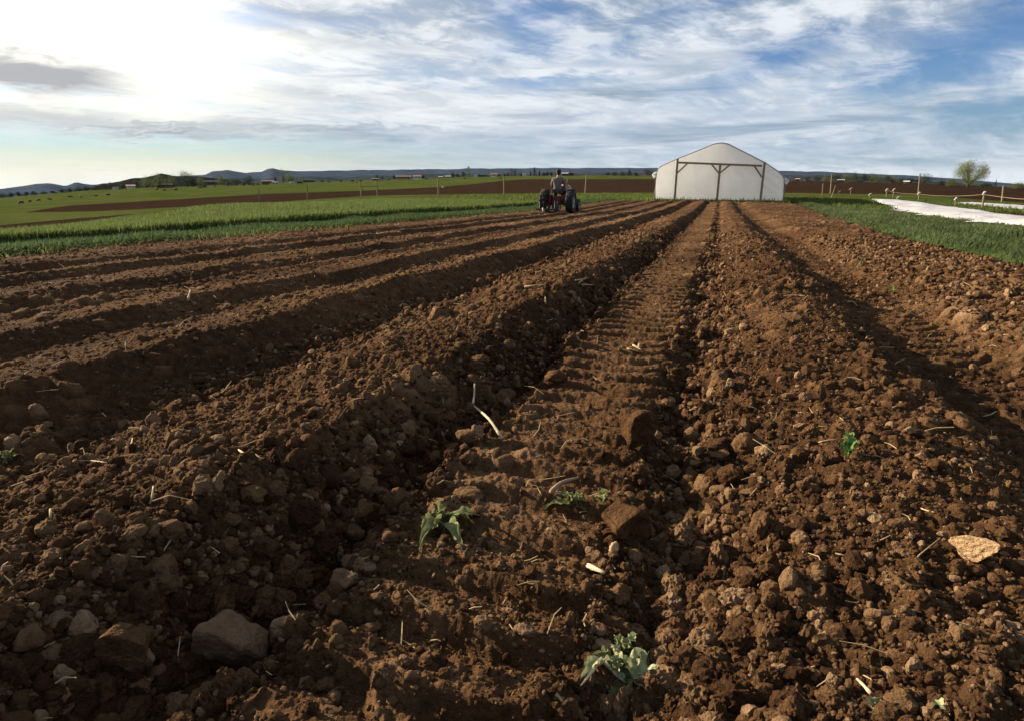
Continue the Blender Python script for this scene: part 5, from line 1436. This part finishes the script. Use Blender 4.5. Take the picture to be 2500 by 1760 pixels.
def cow_mesh():
    m = MB()
    m.tube([(-1.15, 0, 1.15), (-.95, 0, 1.12), (-.4, 0, 1.02), (.3, 0, 1.0), (.85, 0, 1.10), (1.1, 0, 1.15)], [.16, .33, .42, .40, .36, .2], 10)
    m.tube([(1.0, 0, 1.15), (1.35, 0, .75), (1.5, 0, .35), (1.62, 0, .12)], [.26, .19, .14, .09], 8)
    for x, y in ((-.85, .2), (-.85, -.2), (.75, .2), (.75, -.2)): m.tube([(x, y, .95), (x + (.05 if x < 0 else 0), y, .5), (x, y, 0)], [.17, .10, .07], 6)
    m.tube([(-1.15, 0, 1.2), (-1.3, 0, .9), (-1.28, 0, .5)], [.05, .04, .05], 5)
    for s in (-1, 1): m.tube([(1.3, s * .12, .78), (1.28, s * .3, .80)], [.06, .02], 5)
    return m


def cattle():
    first = None
    for x, y, k in [(384, 466, 1), (401, 468, 1), (430, 467, 1.2), (488, 461.5, 1), (499, 461, 1.2), (524, 458, 1), (556, 456, 1.1), (567, 455, .9), (577, 455, .9), (592, 454.5, 1), (594.5, 454.5, 1), (608.6, 454.5, 1), (619, 454.5, .9), (630, 453.5, .9), (646, 453.5, 1.1), (652, 453.5, 1),
                    (786, 446.8, 1), (803, 446.6, .9), (832, 446, .8), (860, 445.5, .9), (871, 445, .9), (880, 444.8, .8), (53, 499, 1.5), (74, 495.5, 1.2), (95, 493, 1.2), (121, 490, 1), (171, 484, 1.1), (198, 483.5, 1.2), (234, 481, .9), (265, 479.5, 1.1), (950, 441.5, .8), (1041, 440.5, .8), (1135, 438.6, .8), (1222, 438.3, .7)]:
        b = hit(x, y, False)
        if first is None: first = o = cow_mesh().build('cow', M['cow'], smooth=True)
        else: o = first.copy(); COL.objects.link(o)
        o.location = b; s = px2m(b, 9.5) / 2.8 * k; o.scale = (s, s, s); o.rotation_euler = (0, 0, random.uniform(0, 6.28) if random.random() < .4 else PSI + random.choice((0, math.pi)) + random.uniform(-.4, .4))
        tag(o, 'small dark cow grazing on the far green pasture', 'cow', 'dark cattle grazing on the far pasture')
    b = hit(731, 452, False); o = first.copy(); COL.objects.link(o); s = px2m(b, 15) / 2.8; o.location = b; o.scale = (s, s, s); o.rotation_euler = (0, 0, PSI + .3)
    if 'group' in o: del o['group']
    tag(o, 'largest dark cow, standing right of the pale storage tank', 'cow')


cattle()


# ------------------------------------------------------------------ trees
def leaf_mat(name, a, b): return mat(name, b, .7, 0, .9, trans=.25, col2=a, spec=.2)


TM = {'dark': leaf_mat('dark_evergreen', (.016, .026, .012), (.036, .052, .022)), 'mid': leaf_mat('mid_green_leaves', (.065, .085, .024), (.125, .150, .048)),
      'pale': leaf_mat('pale_spring_leaves', (.095, .120, .030), (.200, .215, .062)), 'brown': leaf_mat('brown_twigs', (.045, .034, .022), (.085, .062, .038)), 'blue': leaf_mat('blue_green_leaves', (.022, .038, .026), (.05, .07, .045))}


def tree(name, label, cat, x, yb, yt, wpx, kind='mid', R=395, shape='round', n=None, group=None, trunk=.05, lobes=None, gap=.0, lr=1.0):
    d = ray(x, yb); k = R / math.hypot(d[0], d[1]); c = Vector((d[0] * k, d[1] * k, CAMH + d[2] * k)); c.z = float(land_z(c.x, c.y))
    h = px2m(c, yb - yt) * 1.12; w = px2m(c, wpx) / 2
    top = CAMH + ray(x, yt)[2] * k
    h = max(h, (top - c.z) * 1.10)
    r = np.random.default_rng(int(x * 7 + yb))
    o = empty(name, c, r.random() * 6, label, cat, group)
    # limbs
    m = MB(); tips = []
    tr = max(.10, h * .028)
    m.tube([(0, 0, -.5), (r.normal() * .05 * h, r.normal() * .02 * h, h * .3), (r.normal() * .06 * h, r.normal() * .05 * h, h * .75)], [tr, tr * .75, tr * .2], 7)
    nl = lobes or (14 if shape == 'round' else 11 if shape == 'bush' else 0)
    P = []
    n = int((n or int(420 + 2.2 * wpx * (yb - yt) * 1.3)) * 1.3)
    if shape == 'cone':
        f = r.random(n) ** .75; a = r.random(n) * 6.28; layer = .75 + .25 * np.sin(f * 34); rr = w * (1 - f) ** .85 * layer * np.sqrt(.25 + .75 * r.random(n))
        P = np.stack([rr * np.cos(a), rr * np.sin(a), h * (trunk * .6 + (1 - trunk * .6) * f)], -1)
    elif shape == 'column':
        f = r.random(n); a = r.random(n) * 6.28; rr = w * np.sin(np.pi * np.clip(.08 + .88 * f, 0, 1)) ** .6 * np.sqrt(.2 + .8 * r.random(n)) * (1 + .35 * np.sin(3 * a + 9 * f))
        P = np.stack([rr * np.cos(a), rr * np.sin(a), h * (trunk * .5 + (1 - trunk * .5) * f)], -1)
    else:
        z0 = trunk * h if shape == 'round' else 0
        for j in range(nl):
            a = j * 2.4 + r.random(); q = r.random() ** .5
            lc = np.array([w * (.68 if lr == 1 else .8) * q * math.cos(a), w * (.68 if lr == 1 else .8) * q * math.sin(a), z0 + (h - z0) * (.16 + .58 * r.random() * (1 - .4 * q * q))])
            if j == 0: lc = np.array([0, 0, z0 + (h - z0) * .72])
            rad = lr * np.array([w * (.36 + .2 * r.random()), w * (.36 + .2 * r.random()), (h - z0) * (.25 + .12 * r.random())])
            m.tube([(0, 0, h * .12), (lc[0] * .5, lc[1] * .5, lc[2] * .55), tuple(lc)], [tr * .6, tr * .35, tr * .1], 5)
            q_ = r.normal(size=(n // nl, 3)); q_ /= np.linalg.norm(q_, axis=1)[:, None]; q_ *= (r.random((n // nl, 1)) ** .42)
            P.append(lc + q_ * rad)
        P = np.concatenate(P); P = P[(P[:, 2] > .02 * h) & (P[:, 2] < h * 1.02)]
        if gap:
            g = vn3(P / (w * .30), 3) + .5 * vn3(P / (w * .14), 5); P = P[g > np.quantile(g, gap)]
    m.build('trunk', M['bark'], o, True)
    nn = len(P); s = (.5 + .9 * r.random(nn)) * max(.16, math.sqrt(w * h * 2.0 / max(nn, 1)) * (1.3 if gap else 1.05))
    Q = rots(nn, r); quad = np.array([(-.5, -.3, 0), (.5, -.35, .1), (.45, .4, -.05), (-.4, .35, .12)])
    V = P[:, None, :] + np.einsum('mij,vj->mvi', Q, quad) * s[:, None, None]
    me = npmesh('crown', V.reshape(-1, 3), np.arange(nn * 4).reshape(-1, 4))
    link('crown', me, TM[kind], o)
    return o


T = tree
T('big_tree', 'big pale green spring tree with open branches by the dark fields', 'tree', 2363, 455, 391, 80, 'pale', 300, n=10000, lobes=19, gap=.05, trunk=.02, lr=.80)
T('round_tree', 'round dark tree behind the tall brown post', 'tree', 2257, 450, 424, 34, 'dark', 380, n=1800)
T('small_conifer', 'single small dark conifer right of the big pale tree', 'conifer', 2429, 458, 443, 8, 'blue', 390, 'cone')
T('bush', 'olive bush at the foot of the big pale tree', 'bush', 2322, 453, 438, 34, 'mid', 330, 'bush')
T('bush', 'low black green bush left of the big pale tree', 'bush', 2298, 451, 441, 32, 'dark', 345, 'bush')
T('bush', 'low dark scrub right of the big pale tree', 'bush', 2405, 457, 448, 40, 'dark', 350, 'bush')
T('bush', 'wide olive bush at the right edge of the skyline', 'bush', 2485, 462, 447, 44, 'mid', 350, 'bush')
for i, (x, yb, yt, w, kd) in enumerate([(1972, 444, 434.5, 24, 'dark'), (1993, 444, 431, 26, 'dark'), (2016, 444, 427, 30, 'mid'), (2041, 445, 424, 34, 'dark'), (2065, 445.5, 423, 30, 'mid'), (2087, 446, 422.5, 32, 'dark'), (2108, 446, 425, 28, 'dark'), (2128, 446.5, 424.5, 26, 'mid'), (2146, 447, 429, 26, 'mid'), (2166, 447, 430, 26, 'dark'), (2183, 448, 432, 24, 'mid'), (2203, 448.5, 433, 24, 'dark'), (2222, 449, 434, 20, 'dark'), (2238, 449, 438, 18, 'dark')]):
    T('wood_tree', 'bushy dark tree in the wood along the brown field', 'tree', x, yb, yt, w, kd, 410 + (i % 3) * 14, group='bushy trees of the wood beyond the brown field')
T('bush', 'grey green bush right of the pale roofed house', 'bush', 2098, 447, 439, 26, 'blue', 392, 'bush')
T('bush', 'orange tinged bush near the right end of the dark wood', 'bush', 2176, 448, 435, 16, 'brown', 395, 'bush')
T('conical_tree', 'tallest conical tree among the far houses', 'tree', 1144.5, 432.5, 410, 12, 'mid', 400, 'column')
T('conifer', 'dark slim conifer beside a pale bare tree', 'conifer', 1257, 431.5, 417.5, 7, 'dark', 398, 'column')
T('bare_tree', 'pale thin tree next to the dark slim conifer', 'tree', 1249, 431.5, 415.5, 9, 'brown', 402, 'column')
T('conifer', 'tall dark conifer left of the driver with a pointed top', 'conifer', 1305, 430.5, 411.5, 14, 'dark', 398, 'cone')
T('conifer', 'small dark conifer just left of the tall pointed one', 'conifer', 1295, 430.5, 420, 7, 'dark', 398, 'cone')
T('conifer', 'short dark conifer just right of the tall pointed one', 'conifer', 1317, 430.5, 419, 9, 'blue', 398, 'cone')
for x, yb, yt, w, kd in [(1327, 430.5, 421, 10, 'dark'), (1336, 430.5, 419.5, 12, 'dark'), (1346, 430.5, 421, 10, 'dark'), (1240, 431.5, 421.5, 9, 'dark'), (1232, 432, 425, 7, 'dark'), (1272, 431, 423, 6, 'dark'), (1131, 433, 420, 12, 'dark'), (1117, 433.5, 424, 11, 'dark'), (1105, 434, 422, 13, 'dark'), (1088, 434.5, 426, 7, 'dark'), (1033, 437, 426, 10, 'dark'), (990, 438, 428.5, 22, 'dark'), (963, 440, 428, 10, 'dark'), (921, 441, 429, 10, 'dark'), (1203, 432, 420.5, 6, 'dark'), (933, 440.5, 430, 8, 'mid'), (1360, 430.5, 424, 8, 'brown')]:
    T('small_tree', 'small dark tree among the far scattered houses', 'tree', x, yb, yt, w, kd, 408, group='small dark trees among the far houses')
for x, yb, yt, w, kd in [(1484, 431, 422, 14, 'dark'), (1500, 431, 421, 18, 'dark'), (1519, 431.5, 421, 18, 'dark'), (1537, 431.5, 420, 18, 'dark'), (1552, 431.5, 422, 12, 'dark')]:
    T('far_bush', 'dark bush in the low row between driver and tunnel', 'bush', x, yb, yt, w, kd, 405, 'bush', group='dark bushes between the driver and the tunnel')
T('conifer', 'dark conifer in front of the low bush row near the tunnel', 'conifer', 1536, 434, 419.5, 14, 'dark', 380, 'cone')
T('bare_tree', 'brownish bare tree just left of the tunnel', 'tree', 1581, 432, 414.5, 34, 'brown', 405, gap=.15)
T('green_tree', 'broad green tree at the left end of the clump over the low barn', 'tree', 360, 463, 435, 42, 'mid', 372, n=2000, trunk=.05)
T('green_tree', 'domed green tree in the middle of the clump over the low barn', 'tree', 394, 462, 428, 42, 'mid', 378, n=2000, trunk=.05)
T('green_tree', 'narrow yellow green tree in the clump over the low barn', 'tree', 424, 462, 432, 30, 'mid', 384, n=1200, trunk=.05)
T('dark_tree', 'tallest dark tree at the right end of the clump', 'tree', 458, 459, 421, 44, 'dark', 380, n=2200, trunk=.05)
T('dark_tree', 'low dark tree below the tallest tree of the clump', 'tree', 474, 459, 441, 26, 'dark', 376, trunk=.05)
T('bush', 'olive bush between the dull grey barn and the clump', 'bush', 490, 456, 434, 24, 'mid', 400, 'bush')
T('bush', 'yellow green bush right of the dull grey barn', 'bush', 542, 454, 433, 30, 'mid', 400, 'bush')
T('bush', 'grey green hedge like bush left of the red roofed shed', 'bush', 577, 451, 435, 40, 'blue', 405, 'bush')
T('dark_tree', 'dark round tree left of the red roofed shed', 'tree', 609, 449, 430, 28, 'dark', 402)
T('poplar', 'tall yellow green tree under the pointed blue hill', 'tree', 692, 447, 416, 22, 'mid', 402, 'round', n=1500)
T('poplar', 'shorter olive tree right of the tall yellow green one', 'tree', 708, 447, 425, 26, 'mid', 406)
T('dark_tree', 'small dark tree left of the tall yellow green one', 'tree', 672, 447, 432, 12, 'dark', 404)
T('bush', 'little yellow bush right of the olive tree', 'bush', 741, 446, 432, 10, 'mid', 404, 'bush')
for x, yb, yt, w in [(8, 487, 476, 26), (28, 485, 474, 22), (46, 483, 472, 18), (66, 480, 471, 18), (84, 479, 471, 18), (108, 477, 471, 22), (132, 475, 469, 18), (152, 472, 464, 20), (172, 470, 461, 22), (192, 468, 459, 22), (212, 465, 456, 22), (234, 463, 453, 24), (254, 461, 449, 24), (272, 460, 446, 24), (300, 459, 443, 26), (334, 458, 440, 26)]:
    T('slope_tree', 'low dark tree in the line climbing the pasture edge', 'tree', x, yb + 1, yt, w, 'dark', 410, 'bush', group='low dark trees climbing along the pasture edge')


# ------------------------------------------------------------------ air
def haze():
    m = MB(); m.box((0, 2500, -295), (15000, 15000, 790))
    v = bpy.data.materials.new('thin_air'); v.use_nodes = True; g = NT(v.node_tree); g.n.clear()
    out = g.new('ShaderNodeOutputMaterial'); pv = g.new('ShaderNodeVolumePrincipled')
    pv.inputs['Color'].default_value = (.55, .75, 1, 1); pv.inputs['Density'].default_value = .000008; pv.inputs['Anisotropy'].default_value = 0
    g.l.new(pv.outputs[0], out.inputs['Volume'])
    tag(m.build('haze', v), kind='stuff')


HAZE = True
if HAZE: haze()
